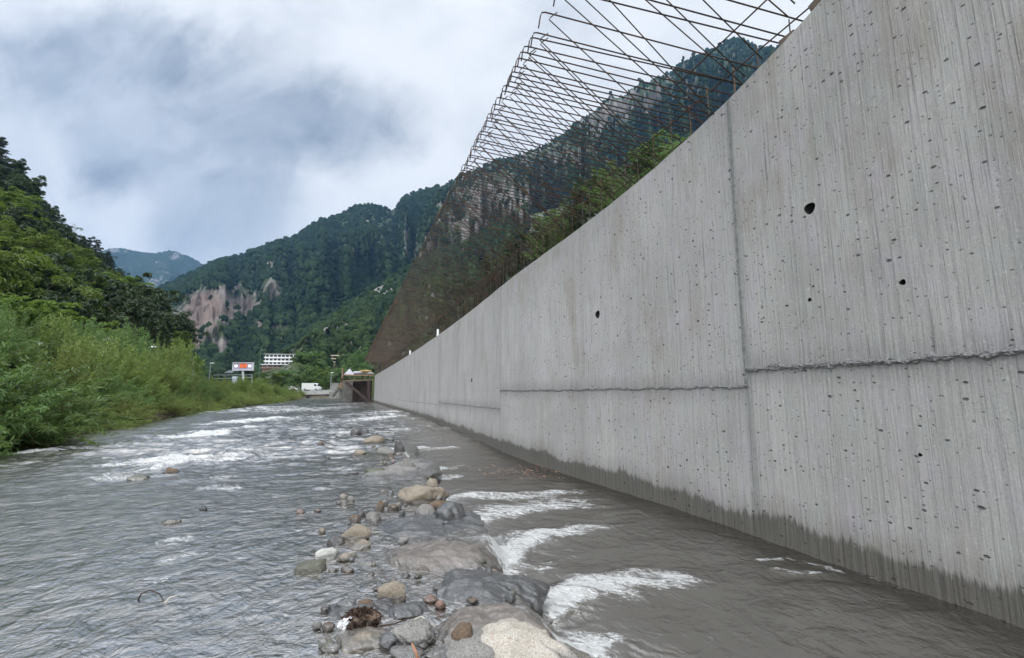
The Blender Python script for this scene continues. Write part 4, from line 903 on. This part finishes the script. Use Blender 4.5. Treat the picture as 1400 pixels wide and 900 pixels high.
# variable message sign
def local(px, py, Y, o): return P3(px, py, Y) - o
sg = empty('display_sign', (*P3(332, 535, 100)[:2], 1.5)); o_ = np.array(sg.location); tag(sg, 'illuminated road display sign with a red matrix on a white post', 'sign')
sb_('post', M['paint'], lambda m: m.beam(local(332.3, 536, 100, o_), local(332.3, 505, 100, o_), .34, .3), sg)
sb_('sign_panel', M['lilac'], lambda m: m.box(local(332.5, 501, 100, o_), (4.3, .35, 1.65)), sg)
sb_('sign_rim', M['paint'], lambda m: [m.box(local(332.5, 506.2, 99.9, o_), (4.4, .45, .16)), m.box(local(332.5, 495.9, 99.9, o_), (4.4, .45, .10)), m.box(local(318.9, 501, 99.9, o_), (.10, .45, 1.75)), m.box(local(346.1, 501, 99.9, o_), (.10, .45, 1.75))], sg)
sb_('matrix', M['led'], lambda m: m.box(local(332.6, 500.3, 99.78, o_), (1.55, .06, .85)), sg)
rl = random.Random(2)
sb_('matrix_text', M['roofd'], lambda m: [m.box(local(328.2 + .9 * i, 498.6 + 1.7 * j, 99.74, o_), (.05 + .06 * rl.random(), .03, .16)) for i in range(11) for j in range(3) if rl.random() < .6], sg)
for px in (322.6, 341.5): sb_('signal_lamp', M['lamp'], lambda m: m.box(local(px, 500.6, 99.78, o_), (.55, .08, .5)), sg)
sg = empty('road_sign', (*P3(321, 535, 92)[:2], 1.5)); o_ = np.array(sg.location); tag(sg, 'pale blue and white information board below the display sign', 'sign')
sb_('sign_panel', M['blue'], lambda m: m.box(local(321, 520, 92, o_), (1.1, .12, 1.55)), sg)
sb_('post', M['galv'], lambda m: m.beam(local(321, 537, 92, o_), local(321, 524, 92, o_), .12, .12), sg)
sb_('sign_face', M['paint'], lambda m: [m.box(local(320.2, 517, 91.9, o_), (.7, .04, .5)), m.box(local(321.2, 521, 91.9, o_), (.8, .04, .2)), m.box(local(320.6, 523.5, 91.9, o_), (.6, .04, .18))], sg)
sg = empty('gantry', (*P3(265, 520, 60)[:2], 1.5)); o_ = np.array(sg.location); tag(sg, 'pale steel half gantry whose arm reaches left over the road', 'gantry')
sb_('post', M['galv'], lambda m: m.beam(local(264.8, 536, 60, o_), local(263.8, 492, 60, o_), .20, .2), sg)
sb_('arm', M['galv'], lambda m: m.beam(local(238, 494.5, 60, o_), local(264.5, 492, 60, o_), .16, .20), sg)
sb_('sign_box', M['black'], lambda m: m.box(local(244, 488, 60, o_), (.62, .2, .55)), sg)
sb_('sign_rim', M['paint'], lambda m: [m.box(local(244 + dx_, 488 + dy_, 59.85, o_), s_) for dx_, dy_, s_ in ((0, -2.8, (.66, .06, .07)), (0, 2.8, (.66, .06, .07)), (-3.1, 0, (.07, .06, .6)), (3.1, 0, (.07, .06, .6)))], sg)
sg = empty('gantry', (*P3(344, 535, 115)[:2], 1.5)); o_ = np.array(sg.location); tag(sg, 'thin grey portal frame behind the display sign post', 'gantry')
sb_('post', M['galv'], lambda m: m.beam(local(344.5, 536, 115, o_), local(344.5, 512, 115, o_), .14, .14), sg)
sb_('arm', M['galv'], lambda m: [m.beam(local(292, 513.0, 115, o_), local(344.6, 512.5, 115, o_), .12, .10), m.beam(local(292, 518, 115, o_), local(344.6, 516, 115, o_), .12, .12)], sg)
def street_lamp(px, py, Y, label, hm='paint', pole='galv'):
    top = P3(px, py, Y); l = empty('street_lamp', (top[0], Y, 2.0)); tag(l, label, 'street lamp'); o_ = np.array(l.location)
    m = MB(); m.tube([(0, 0, 0), (0, 0, (top - o_)[2] - .1), (.25, 0, (top - o_)[2])], [.10, .06, .05], 8); m.build('pole', M[pole], l)
    m = MB(); h = (top - o_); m.add([(h[0] - .1, -.16, h[2] - .05), (h[0] + .75, -.14, h[2] + .02), (h[0] + .75, .14, h[2] + .02), (h[0] - .1, .16, h[2] - .05), (h[0], -.10, h[2] + .14), (h[0] + .6, -.08, h[2] + .14), (h[0] + .6, .08, h[2] + .14), (h[0], .10, h[2] + .14)], [(0,3,2,1),(4,5,6,7),(0,1,5,4),(1,2,6,5),(2,3,7,6),(3,0,4,7)]); m.build('lamp_head', M[hm], l)
street_lamp(141, 465, 34, 'street lamp whose white head shows above the tall willow'); street_lamp(206, 475, 48, 'street lamp whose white head shows left of the gantry')
street_lamp(288, 497, 95, 'thin street lamp between the gantry and the display sign'); street_lamp(356.5, 479, 130, 'tall green street lamp right of the display sign', 'greenp', 'greenp'); street_lamp(453, 510, 140, 'street lamp with a pale head above the bridge end')
# buildings
def facade(name, px0, px1, py0, py1, Y, label, storeys, bays, depth=12, wallm='paint', roofm='conc', rz=0.0, pitched=False, open_frame=False):
    a = P3(px0, py1, Y); b = P3(px1, py1, Y); t = P3(px0, py0, Y); W = b[0] - a[0]; H = t[2] - a[2]
    r = empty(name, ((a[0] + b[0]) / 2, Y + depth / 2, a[2]), rz); tag(r, label, 'building')
    m = MB(); m.box((0, 0, H / 2 - 3), (W, depth, H + 6 - .01)); m.build('wall', M['conc2' if open_frame else wallm], r)
    m = MB()
    if pitched: m.add([(-W/2-.4, -depth/2-.4, H), (W/2+.4, -depth/2-.4, H), (W/2+.4, depth/2+.4, H), (-W/2-.4, depth/2+.4, H), (-W/2, 0, H + H * .28), (W/2, 0, H + H * .28)], [(0,1,5,4), (2,3,4,5), (0,4,3), (1,2,5), (3,2,1,0)])
    else: m.box((0, -.6, H + .25), (W + 1.4, depth + 1.6, .5))
    m.build('roof', M[roofm], r)
    sh = H / storeys; bw = W / bays
    for s in range(storeys):
        m = MB(); m.box((0, -depth / 2 - .7, s * sh + sh * .16), (W + .8, 1.4, sh * .30)); m.build('balcony', M[wallm], r)
        for k in range(bays):
            m = MB(); m.box((-W / 2 + bw * (k + .5), -depth / 2 - .03, s * sh + sh * .64), (bw * .72, .10, sh * .55)); m.build('window', M['glass'], r)
    return r
facade('terraced_building', 362, 409, 485, 500, 340, 'long white terraced building on the slope above the bridge', 3, 9, rz=.10)
facade('hillside_building', 358, 392, 499, 504, 332, 'lower brick wing below the white terraced building', 1, 5, wallm='salmon', roofm='paint', rz=.10)
fb = facade('unfinished_building', 452.5, 472, 487, 496, 272, 'cream building with open bays above the timber platform', 2, 3, wallm='cream', roofm='cream', rz=.12)
facade('apartment_building', 303, 318, 511, 530, 260, 'pale apartment block with dark windows left of the display sign', 4, 5, wallm='conc', roofm='roofd', rz=.1, pitched=True)
facade('apartment_building', 296, 304, 517, 530, 250, 'lower dark fronted house at the left of the apartment block', 3, 3, wallm='conc2', roofm='roofd', pitched=True)
facade('apartment_building', 316, 330, 508, 530, 300, 'white balconied block partly behind the blue board', 5, 4, wallm='paint', roofm='roofd', rz=.1, pitched=True)
facade('roadside_cabin', 52, 74, 484, 497, 26, 'pale grey roadside cabin glimpsed through the left trees', 1, 2, depth=2.2, wallm='conc', roofm='paint')
# pylons
for px, top, bot, Y_, lab in ((93, 306, 345, 150, 'thin lattice pylon on the ridge of the left hill'), (8, 300, 345, 120, 'lattice pylon among the conifers at the left edge')):
    a = P3(px, bot + 25, Y_); t = P3(px, top, Y_); py_ = empty('pylon', tuple(a)); tag(py_, lab, 'pylon'); H = t[2] - a[2]; m = MB(); w = .9
    for sx in (-1, 1):
        for sy in (-1, 1): m.tube([(sx * w, sy * w, 0), (sx * .2, sy * .2, H)], .06, 4)
    for k in range(9):
        z0_, z1_ = H * k / 9, H * (k + 1) / 9; w0 = w - (w - .2) * k / 9; w1q = w - (w - .2) * (k + 1) / 9
        m.tube([(-w0, -w0, z0_), (w1q, -w1q, z1_)], .04, 4); m.tube([(w0, -w0, z0_), (-w1q, -w1q, z1_)], .04, 4); m.tube([(-w0, w0, z0_), (w1q, w1q, z1_)], .04, 4)
    m.build('lattice', M['galv'], py_)
    m = MB(); m.tube([(-2, 0, H * .8), (2, 0, H * .8)], .06, 4); m.tube([(-1.4, 0, H * .92), (1.4, 0, H * .92)], .06, 4); m.build('cross_arm', M['galv'], py_)

# ------------------------------------------------------------------ rocks of the sill
def rock_mesh(seed, sub, ax, facets=12, rough=.13, sharp=.75):
    r_ = np.random.default_rng(seed); V, Fc = ico(sub); Nn = r_.normal(0, 1, (facets, 3)); Nn /= np.linalg.norm(Nn, axis=1)[:, None]; D = r_.uniform(.56, .98, facets)
    dt = V @ Nn.T; rr = np.where(dt > .05, D[None] / np.maximum(dt, .05), 9); k = 34.0
    sm = -np.log(np.exp(-k * np.minimum(rr, 3)).sum(1) + np.exp(-k * 1.05)) / k; r = sm * sharp + (1 - sharp)
    a = fbm(V[:, 0] * 1.3 + seed, V[:, 1] * 1.3 + V[:, 2] * .9, 3, seed); b = fbm(V[:, 0] * 5 + V[:, 2] * 3, V[:, 1] * 5 + seed - V[:, 2] * 3, 4, seed + 3)
    r = r * (1 + .16 * a + rough * b)
    W = V * r[:, None]; W /= np.abs(W).max(0); return W * np.array(ax), Fc
def rock(px, py, w, h, mat, label, seed, name='rock', yaw=0.0, dep=.72, sharp=.75, z=WL, sub=None, tilt=(0, 0), rise=1.0, cat='rock'):
    x0, y0 = atz(px, py, z); dist = math.hypot(y0, HC - z); a = w / 2 / F * dist; b = a * dep; sn = (HC - z) / dist
    H = max(.30 * h, h - sn * 2 * b / dist * F * .8) / F * dist * rise
    sub = sub or (5 if w > 55 else 4 if w > 18 else 3)
    up = H; down = max(H * .9, a * .5); c = (up - down) / 2; hz = (up + down) / 2
    V, Fc = rock_mesh(seed, sub, (a, b, hz), sharp=sharp)
    o = mesh_np(name, V, Fc, RM[mat], None, True); o.location = (x0, y0 + b * .92, z + c); o.rotation_euler = (tilt[0], tilt[1], yaw)
    return tag(o, label, cat)
RK = [
 (485,594,16,9,'black','black wet rock at the far tip of the stone sill'),(497,592,12,6,'dark','small dark rock beside the farthest black one'),(509,606,32,11,'tan','flat tan rock near the far tip of the sill'),(530,603,18,7,'dark','low dark rock right of the far flat tan one'),
 (525,622,28,15,'grey','grey slanted rock beside a black wedge'),(542,620,20,18,'black','black wedge shaped rock leaning in the far sill'),(490,622,20,9,'tan','small tan rock left of the slanted grey one'),(534,627,10,6,'brown','tiny brown rock in front of the black wedge'),
 (556,643,24,20,'grey','upright grey rock on the falling edge of the sill'),(512,648,34,10,'green','low greenish rock awash left of the upright grey one'),(481,648,16,5,'dark','thin dark rock awash on the upstream side'),
 (590,668,24,16,'tan','tan rock with a dark tip above the largest tan slab'),(572,688,72,28,'tan','broad tan and reddish slab on the edge of the sill'),(596,697,32,15,'brown','brown rock under the right end of the broad tan slab'),(579,706,30,17,'grey','speckled grey rock left of the blue black boulder'),(612,714,46,28,'dark','blue black wet boulder on the falling edge'),
 (518,696,12,11,'brown','small round brown rock upstream of the sill'),(537,697,17,9,'brown','flattish brown rock right of the small round one'),(507,715,27,16,'grey','light speckled grey rock in mid sill'),(484,713,18,9,'brown','brown rock left of the light speckled one'),(493,707,12,12,'black','black rock behind the light speckled one'),
 (463,689,11,5,'black','tiny black rock alone in the current'),(408,701,14,6,'red','small reddish rock farthest left in the current'),(480,740,44,23,'tan','tan boulder with dark underside upstream of the sill'),(458,745,26,14,'black','black wet rock below the tan boulder'),(440,765,30,20,'white','whitish rock standing out of the water'),
 (489,752,34,14,'tan','rounded tan rock right of the whitish one'),(452,758,15,12,'dark','dark pebble between the whitish rock and the tan boulder'),(471,767,26,12,'tan','low tan rock beside the whitish one'),(421,783,44,20,'green','dark green rock just under the surface'),(503,768,22,7,'dark','thin dark rock awash in mid sill'),
 (613,760,20,14,'dark','dark round rock in front of the wide brown slab'),(534,822,38,28,'tan','square speckled granite block'),(468,836,28,18,'dark','grey rock behind the dead leaves'),(496,834,26,14,'brown','brown rock right behind the dead leaves'),
 (432,858,12,9,'grey','small pebble at the lower left of the stones'),(446,861,16,10,'brown','brown pebble left of the dead leaves'),(443,836,12,9,'black','small black rock with a sharp top, left of the dead leaves'),(548,843,58,20,'dark','long dark slate rock'),
 (588,822,20,8,'red','orange red pebble in the shallow film'),(602,830,15,9,'red','pink pebble beside the orange red one'),(562,884,56,34,'grey','rounded speckled grey boulder near the camera'),(531,884,36,22,'dark','wet grey rock touching the rounded grey boulder'),(480,886,84,18,'tan','long low tan rock at the lower left'),
 (633,876,30,24,'brown','brown triangular rock on the big foreground slab'),(602,898,40,14,'grey','flat grey rock at the bottom edge'),(552,899,44,14,'grey','flat grey rock at the bottom edge left of the branch'),
 (515,806,12,5,'brown','tiny brown stone awash left of the granite block'),(228,648,22,10,'brown','brown rock standing in the white water of the left current'),(180,656,30,9,'green','greenish rock under the foam edge on the left'),(225,716,28,8,'tan','tan rock awash in the left current'),(276,697,10,4,'black','little black stone far out in the left current')]
for k_, (px, py, w, h, mt, lab) in enumerate(RK):
    rock(px, py, w, h, mt, lab, 500 + k_, z=WL + (.07 if px > 625 and py > 850 else .02 if py > 800 else .01), yaw=random.uniform(-.4, .4) if w < 50 else 0, sharp=.9 if mt in ('black',) or w < 14 else .78)
# big wet slabs over which the river slides
def slab(px0, px1, py0, py1, top, mat, label, seed, dep=None, yaw=0.0, sharp=.75):
    xa, ya = atz((px0 + px1) / 2, py1, WL); xb, yb = atz((px0 + px1) / 2, py0, top); a = (px1 - px0) / 2 / F * (ya + yb) / 2; b = (yb - ya) / 2
    V, Fc = rock_mesh(seed, 6, (a, b, .28), 13, .06, .9); V[:, 2] = np.sign(V[:, 2]) * np.abs(V[:, 2] / .28) ** .55 * .28; V[:, 2] += .018 * ridged(V[:, 0] * 4 + seed, V[:, 1] * 6, 4, seed) + .012 * fbm(V[:, 0] * 14, V[:, 1] * 14, 3, seed)
    o = mesh_np('boulder', V, Fc, RM[mat], None, True); o.location = ((xa + xb) / 2, (ya + yb) / 2, top - .28); o.rotation_euler = (0, 0, yaw); return tag(o, label, 'boulder')
slab(596, 774, 806, 905, .285, 'wet', 'largest flat brown boulder with water sliding over it in the foreground', 901)
slab(560, 748, 764, 832, .285, 'dark', 'dark rippled boulder awash behind the largest flat one', 902)
slab(515, 686, 722, 784, .292, 'wet', 'wide brown boulder with a blunt right end on the falling edge', 903)
slab(500, 600, 620, 668, .262, 'grey', 'low grey slab awash above the tan and reddish one', 904)
slab(510, 664, 686, 744, .262, 'dark', 'blue grey slab just under the film beside the black boulder', 905)
slab(500, 575, 600, 634, .262, 'green', 'small greenish slab in the far part of the sill', 906)
slab(455, 560, 742, 792, .235, 'grey', 'grey slab awash between the whitish rock and the wide brown boulder', 907)
slab(440, 570, 800, 858, .235, 'dark', 'dark slab under the square granite block', 908)
rf = random.Random(9)
for k_ in range(95):
    t_ = rf.random(); py = 590 + 305 * t_ ** .8; xr = np.interp(py, [590, 650, 700, 770, 860, 895], [505, 560, 600, 670, 745, 765]); wd_ = np.interp(py, [590, 700, 895], [60, 170, 330])
    px = xr - wd_ * rf.random() ** 1.3 - 6; w_ = rf.uniform(6, 15) * np.interp(py, [590, 895], [.6, 1.6])
    rock(px, py, w_, w_ * rf.uniform(.35, .7), rf.choice(['grey', 'brown', 'dark', 'tan', 'black', 'dark', 'green', 'wet']), 'small stone wedged among the boulders of the sill', 2000 + k_, yaw=rf.uniform(-1, 1), z=WL + rf.uniform(-.01, .03), sub=3, name='pebble')['group'] = 'small stones wedged along the sill'
rock(714, 925, 172, 69, 'pale', 'pale speckled granite boulder at the bottom edge of the view', 931, 'boulder', rise=1.0, sharp=.6, dep=.6)
rock(645, 915, 100, 52, 'grey', 'grey white granite rock beside the pale boulder at the bottom edge', 932, 'boulder', sharp=.7)
# cobbles of the river bed seen through the shallow water
bedn = []
rb_ = random.Random(21)
for k_ in range(150):
    px = rb_.uniform(-20, 600); py = rb_.uniform(700, 898); x, y = atz(px, py, .1)
    if any((x - q[0]) ** 2 + (y - q[1]) ** 2 < .05 for q in bedn): continue
    bedn.append((x, y)); mt = rb_.choice(['tan', 'grey', 'pale', 'tan', 'brown', 'red', 'grey']); s_ = rb_.uniform(.08, .26)
    V, Fc = rock_mesh(1000 + k_, 3, (s_, s_ * rb_.uniform(.6, .9), s_ * .45)); o = mesh_np('cobble', V, Fc, RM[mt], None, True); top = WL - rb_.uniform(.012, .06)
    o.location = (x, y, top - s_ * .45); o.rotation_euler = (0, 0, rb_.uniform(0, 3)); tag(o, 'cobble lying under the shallow water on the left', 'stone', 'cobbles under the shallow water')
bv = np.linspace(-9, 2.2, 60); bw_ = np.linspace(1.0, 11, 60); BX, BY = np.meshgrid(bv, bw_, indexing='ij'); BZ = -.02 + .05 * fbm(BX * 1.5, BY * 1.5, 4, 8)
BZ = np.where(BX > crest_x(BY) - .25, -.5, BZ)
bd = mesh_np('riverbed', np.stack([BX, BY, BZ], -1).reshape(-1, 3), grid_faces(60, 60)[:, ::-1], simple('gravel_bed', (0.17, 0.15, 0.12), .9, .1, .6, 14, bump=.03)); bd['kind'] = 'structure'; bd['label'] = 'gravel bed under the shallow water'
# dead leaves with a white sheet, branches
x, y = atz(490, 860, WL); dl = empty('leaf_clump', (x, y + .05, WL)); dl.scale = (.85, .85, .72); tag(dl, 'clump of dark dead leaves and roots wrapped round a stone', 'debris')
V, Fc = rock_mesh(77, 4, (.10, .06, .055)); o_ = mesh_np('stone_core', V, Fc, RM['brown'], dl, True); o_.location = (.02, 0, .03)
n = 420; a = rng.uniform(0, 2 * pi, n); e_ = rng.uniform(-.1, 1.4, n); pp = np.stack([np.cos(a) * np.cos(e_) * .115, np.sin(a) * np.cos(e_) * .075, np.sin(e_) * .085 + .012], -1) * rng.uniform(.8, 1.15, (n, 1))
lf = leaves_mesh('dead_leaves', pp, pp, .012, M['redtwig'], 1.8, 1.2); lf.parent = dl
m = MB()
for k_ in range(26):
    a = random.uniform(0, 6.28); p = np.array((.09 * cos(a), .06 * sin(a), .03)); m.tube([p, p * 1.25 + (0, 0, .03 * random.random()), p * 1.6 + (.02 * random.random(), -.02, -.015)], [.002, .0015, .001], 4)
m.build('roots', M['redtwig'], dl)
m = MB(); P = []; nn = 14
for i in range(nn):
    for j in range(nn):
        u, v = i / (nn - 1) - .5, j / (nn - 1) - .5; P.append((u * .09 + .012 * float(vn(u * 9, v * 9, 3)), .03 * float(vn(u * 7 + 3, v * 7, 5)) - .01 + .05 * u, v * .11 * (1 - .5 * abs(u)) + .05 + .02 * u))
ws = mesh_np('plastic_sheet', P + [(p[0], p[1] + .002, p[2]) for p in P], np.concatenate([grid_faces(nn, nn), grid_faces(nn, nn)[:, ::-1] + nn * nn]), M['plastic'], None, False)
x2, y2 = atz(468, 862, WL); ws.location = (x2 + .01, y2 + .02, WL - .01); ws.scale = (.68, .7, .62); tag(ws, 'crumpled white plastic sheet caught on the left of the dead leaves', 'litter')
def stick(pts, r, mt, label, z=WL):
    m = MB(); P = []
    for px, py, dz in pts:
        x, y = atz(px, py, z + dz); P.append((x, y, z + dz))
    m.tube(P, [r * (1.1 - .6 * i / (len(P) - 1)) for i in range(len(P))], 7); return tag(m.build('branch', M[mt], None, True), label, 'branch')
stick([(572,905,.02),(569,893,.05),(563,880,.09)], .009, 'orange', 'peeled orange branch sticking up at the bottom edge')
stick([(566,848,.03),(576,843,.05),(586,851,.04),(596,858,.03)], .004, 'palestick', 'bent pale stick above the rounded grey boulder')
stick([(520,856,.02),(540,853,.03),(556,846,.04),(572,842,.04)], .004, 'redtwig', 'thin brown twig right of the dead leaves')
stick([(188,822,.0),(193,812,.05),(205,807,.08),(218,812,.06),(224,822,.0)], .004, 'redtwig', 'dark bent stick arching out of the water on the left')
stick([(224,826,.0),(232,817,.03),(245,813,.05)], .004, 'palestick', 'short stick beside the arched one')
stick([(640,840,.06),(690,846,.06),(735,858,.05)], .003, 'palestick', 'fine pale stalk lying across the big foreground boulder')
# red brown leaf litter floating near the wall
x, y = atz(715, 645, .05); n = 130; pp = np.stack([x + rng.normal(0, .45, n), y + rng.normal(0, .35, n), np.full(n, .055) + rng.uniform(0, .02, n)], -1)
lf = leaves_mesh('floating_twigs', pp, np.tile([0, 0, 1.], (n, 1)), .013, M['orange'], 2.2, .3); tag(lf, 'reddish leaf litter and twigs caught in the water beside the wall', 'litter', kind='stuff')

# ------------------------------------------------------------------ haze
hz = MB(); hz.box((-400, 2300, 560), (9000, 5600, 1180)); hm, nt, out = newmat('valley_haze'); k = NT(nt)
vol = k.n('VolumePrincipled'); vol.inputs['Color'].default_value = (.24, .48, .85, 1); vol.inputs['Density Attribute'].default_value = ''; hm.cycles.homogeneous_volume = True; vol.inputs['Density'].default_value = 0.00011; vol.inputs['Anisotropy'].default_value = 0.2
k.l(vol.outputs[0], out.inputs['Volume']); tag(hz.build('haze', hm), 'thin bluish valley air', 'haze', kind='stuff')

# ------------------------------------------------------------------ sky, sun, camera
SUN_EL, SUN_AZ = R(52), R(-150)      # azimuth measured from +Y towards +X
w = bpy.data.worlds.new('World'); SC.world = w; w.use_nodes = True; nt = w.node_tree; nt.nodes.clear(); k = NT(nt)
out = k.n('OutputWorld'); sky = k.n('TexSky', sky_type='NISHITA'); sky.sun_disc = False; sky.sun_elevation = SUN_EL; sky.sun_rotation = SUN_AZ
bg1 = k.n('Background'); k.l(sky.outputs[0], bg1.inputs[0]); bg1.inputs[1].default_value = 0.10
tc = k.n('TexCoord').outputs['Generated']; sx = k.n('SeparateXYZ'); k.l(tc, sx.inputs[0])
yy = k.m('MAXIMUM', k.m('ABSOLUTE', sx.outputs[1]), 0.18); U = k.m('DIVIDE', sx.outputs[0], yy); Wv = k.m('DIVIDE', sx.outputs[2], yy)
cv = k.n('CombineXYZ'); k.l(U, cv.inputs[0]); k.l(Wv, cv.inputs[1]); uvw = cv.outputs[0]
warp = k.noise(uvw, 2.2, 6, 0.62, 0.2, col=True); wm = k.n('VectorMath', operation='MULTIPLY_ADD'); k.l(warp, wm.inputs[0]); wm.inputs[1].default_value = (.34, .26, 0); k.l(uvw, wm.inputs[2])
sp = k.n('SeparateXYZ'); k.l(wm.outputs[0], sp.inputs[0]); U2, W2 = k.m('SUBTRACT', sp.outputs[0], .17), k.m('SUBTRACT', sp.outputs[1], .13)
def blob(cx_, cy_, rx, ry):
    a = k.m('DIVIDE', k.m('SUBTRACT', U2, cx_), rx); b = k.m('DIVIDE', k.m('SUBTRACT', W2, cy_), ry)
    return k.m('SUBTRACT', 1.0, k.m('SQRT', k.m('ADD', k.m('MULTIPLY', a, a), k.m('MULTIPLY', b, b))))
bl = k.m('MAXIMUM', k.m('MAXIMUM', blob(-.56, .62, .36, .17), blob(-.66, .44, .22, .15)), k.m('MAXIMUM', blob(-.95, .78, .42, .20), blob(-.84, .58, .26, .16)))
n1 = k.noise(uvw, 4.2, 7, .62, .3); n2 = k.noise(uvw, 1.3, 5, .55, .3)
dark = k.rng(k.m('ADD', bl, k.m('MULTIPLY', k.m('SUBTRACT', n1, .5), 1.5)), -.22, .62, 0, 1, True)
soft = k.rng(n2, .42, .66, 0, 1, True)
c = k.mix(soft, (.77, .785, .80), (.57, .595, .63)); c = k.mix(k.rng(n1, .5, .72, 0, .6), c, (.84, .85, .86)); c = k.mix(k.m('MULTIPLY', dark, .92), c, k.mix(k.rng(k.noise(uvw, 2.6, 6, .62, .5), .36, .62), (.225, .26, .315), (.46, .50, .55)))
# sky brightness added overhead and behind, out of view, for soft top light
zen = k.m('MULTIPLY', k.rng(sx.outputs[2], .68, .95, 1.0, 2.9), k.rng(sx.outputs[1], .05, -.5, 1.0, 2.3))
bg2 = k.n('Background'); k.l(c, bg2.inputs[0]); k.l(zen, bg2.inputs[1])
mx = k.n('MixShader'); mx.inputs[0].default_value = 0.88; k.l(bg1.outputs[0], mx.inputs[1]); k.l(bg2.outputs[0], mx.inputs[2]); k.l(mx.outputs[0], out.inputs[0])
sd = bpy.data.lights.new('sun', 'SUN'); sd.energy = 0.9; sd.angle = R(14); sd.color = (1, .97, .93); so_ = bpy.data.objects.new('sun', sd); C.objects.link(so_)
from mathutils import Vector
dv = Vector((sin(SUN_AZ) * cos(SUN_EL), cos(SUN_AZ) * cos(SUN_EL), sin(SUN_EL))); so_.rotation_euler = dv.to_track_quat('Z', 'Y').to_euler()
cd = bpy.data.cameras.new('camera'); cd.sensor_width = 36; cd.sensor_fit = 'HORIZONTAL'; cd.lens = F / 1400 * 36; cd.clip_end = 20000; cd.clip_start = .05
co = bpy.data.objects.new('camera', cd); co.location = (0, 0, HC); co.rotation_euler = (R(90) + TH, 0, 0); C.objects.link(co); SC.camera = co
SC.view_settings.view_transform = 'Standard'; SC.view_settings.look = 'None'; SC.view_settings.exposure = 0.48; SC.view_settings.gamma = 1.0
try: SC.view_settings.use_curve_mapping = False
except Exception: pass
SC.cycles.transparent_max_bounces = 8; SC.cycles.max_bounces = 4; SC.cycles.diffuse_bounces = 2; SC.cycles.glossy_bounces = 2; SC.cycles.volume_bounces = 0
SC.cycles.use_denoising = True; SC.cycles.use_adaptive_sampling = True; SC.cycles.adaptive_threshold = 0.012
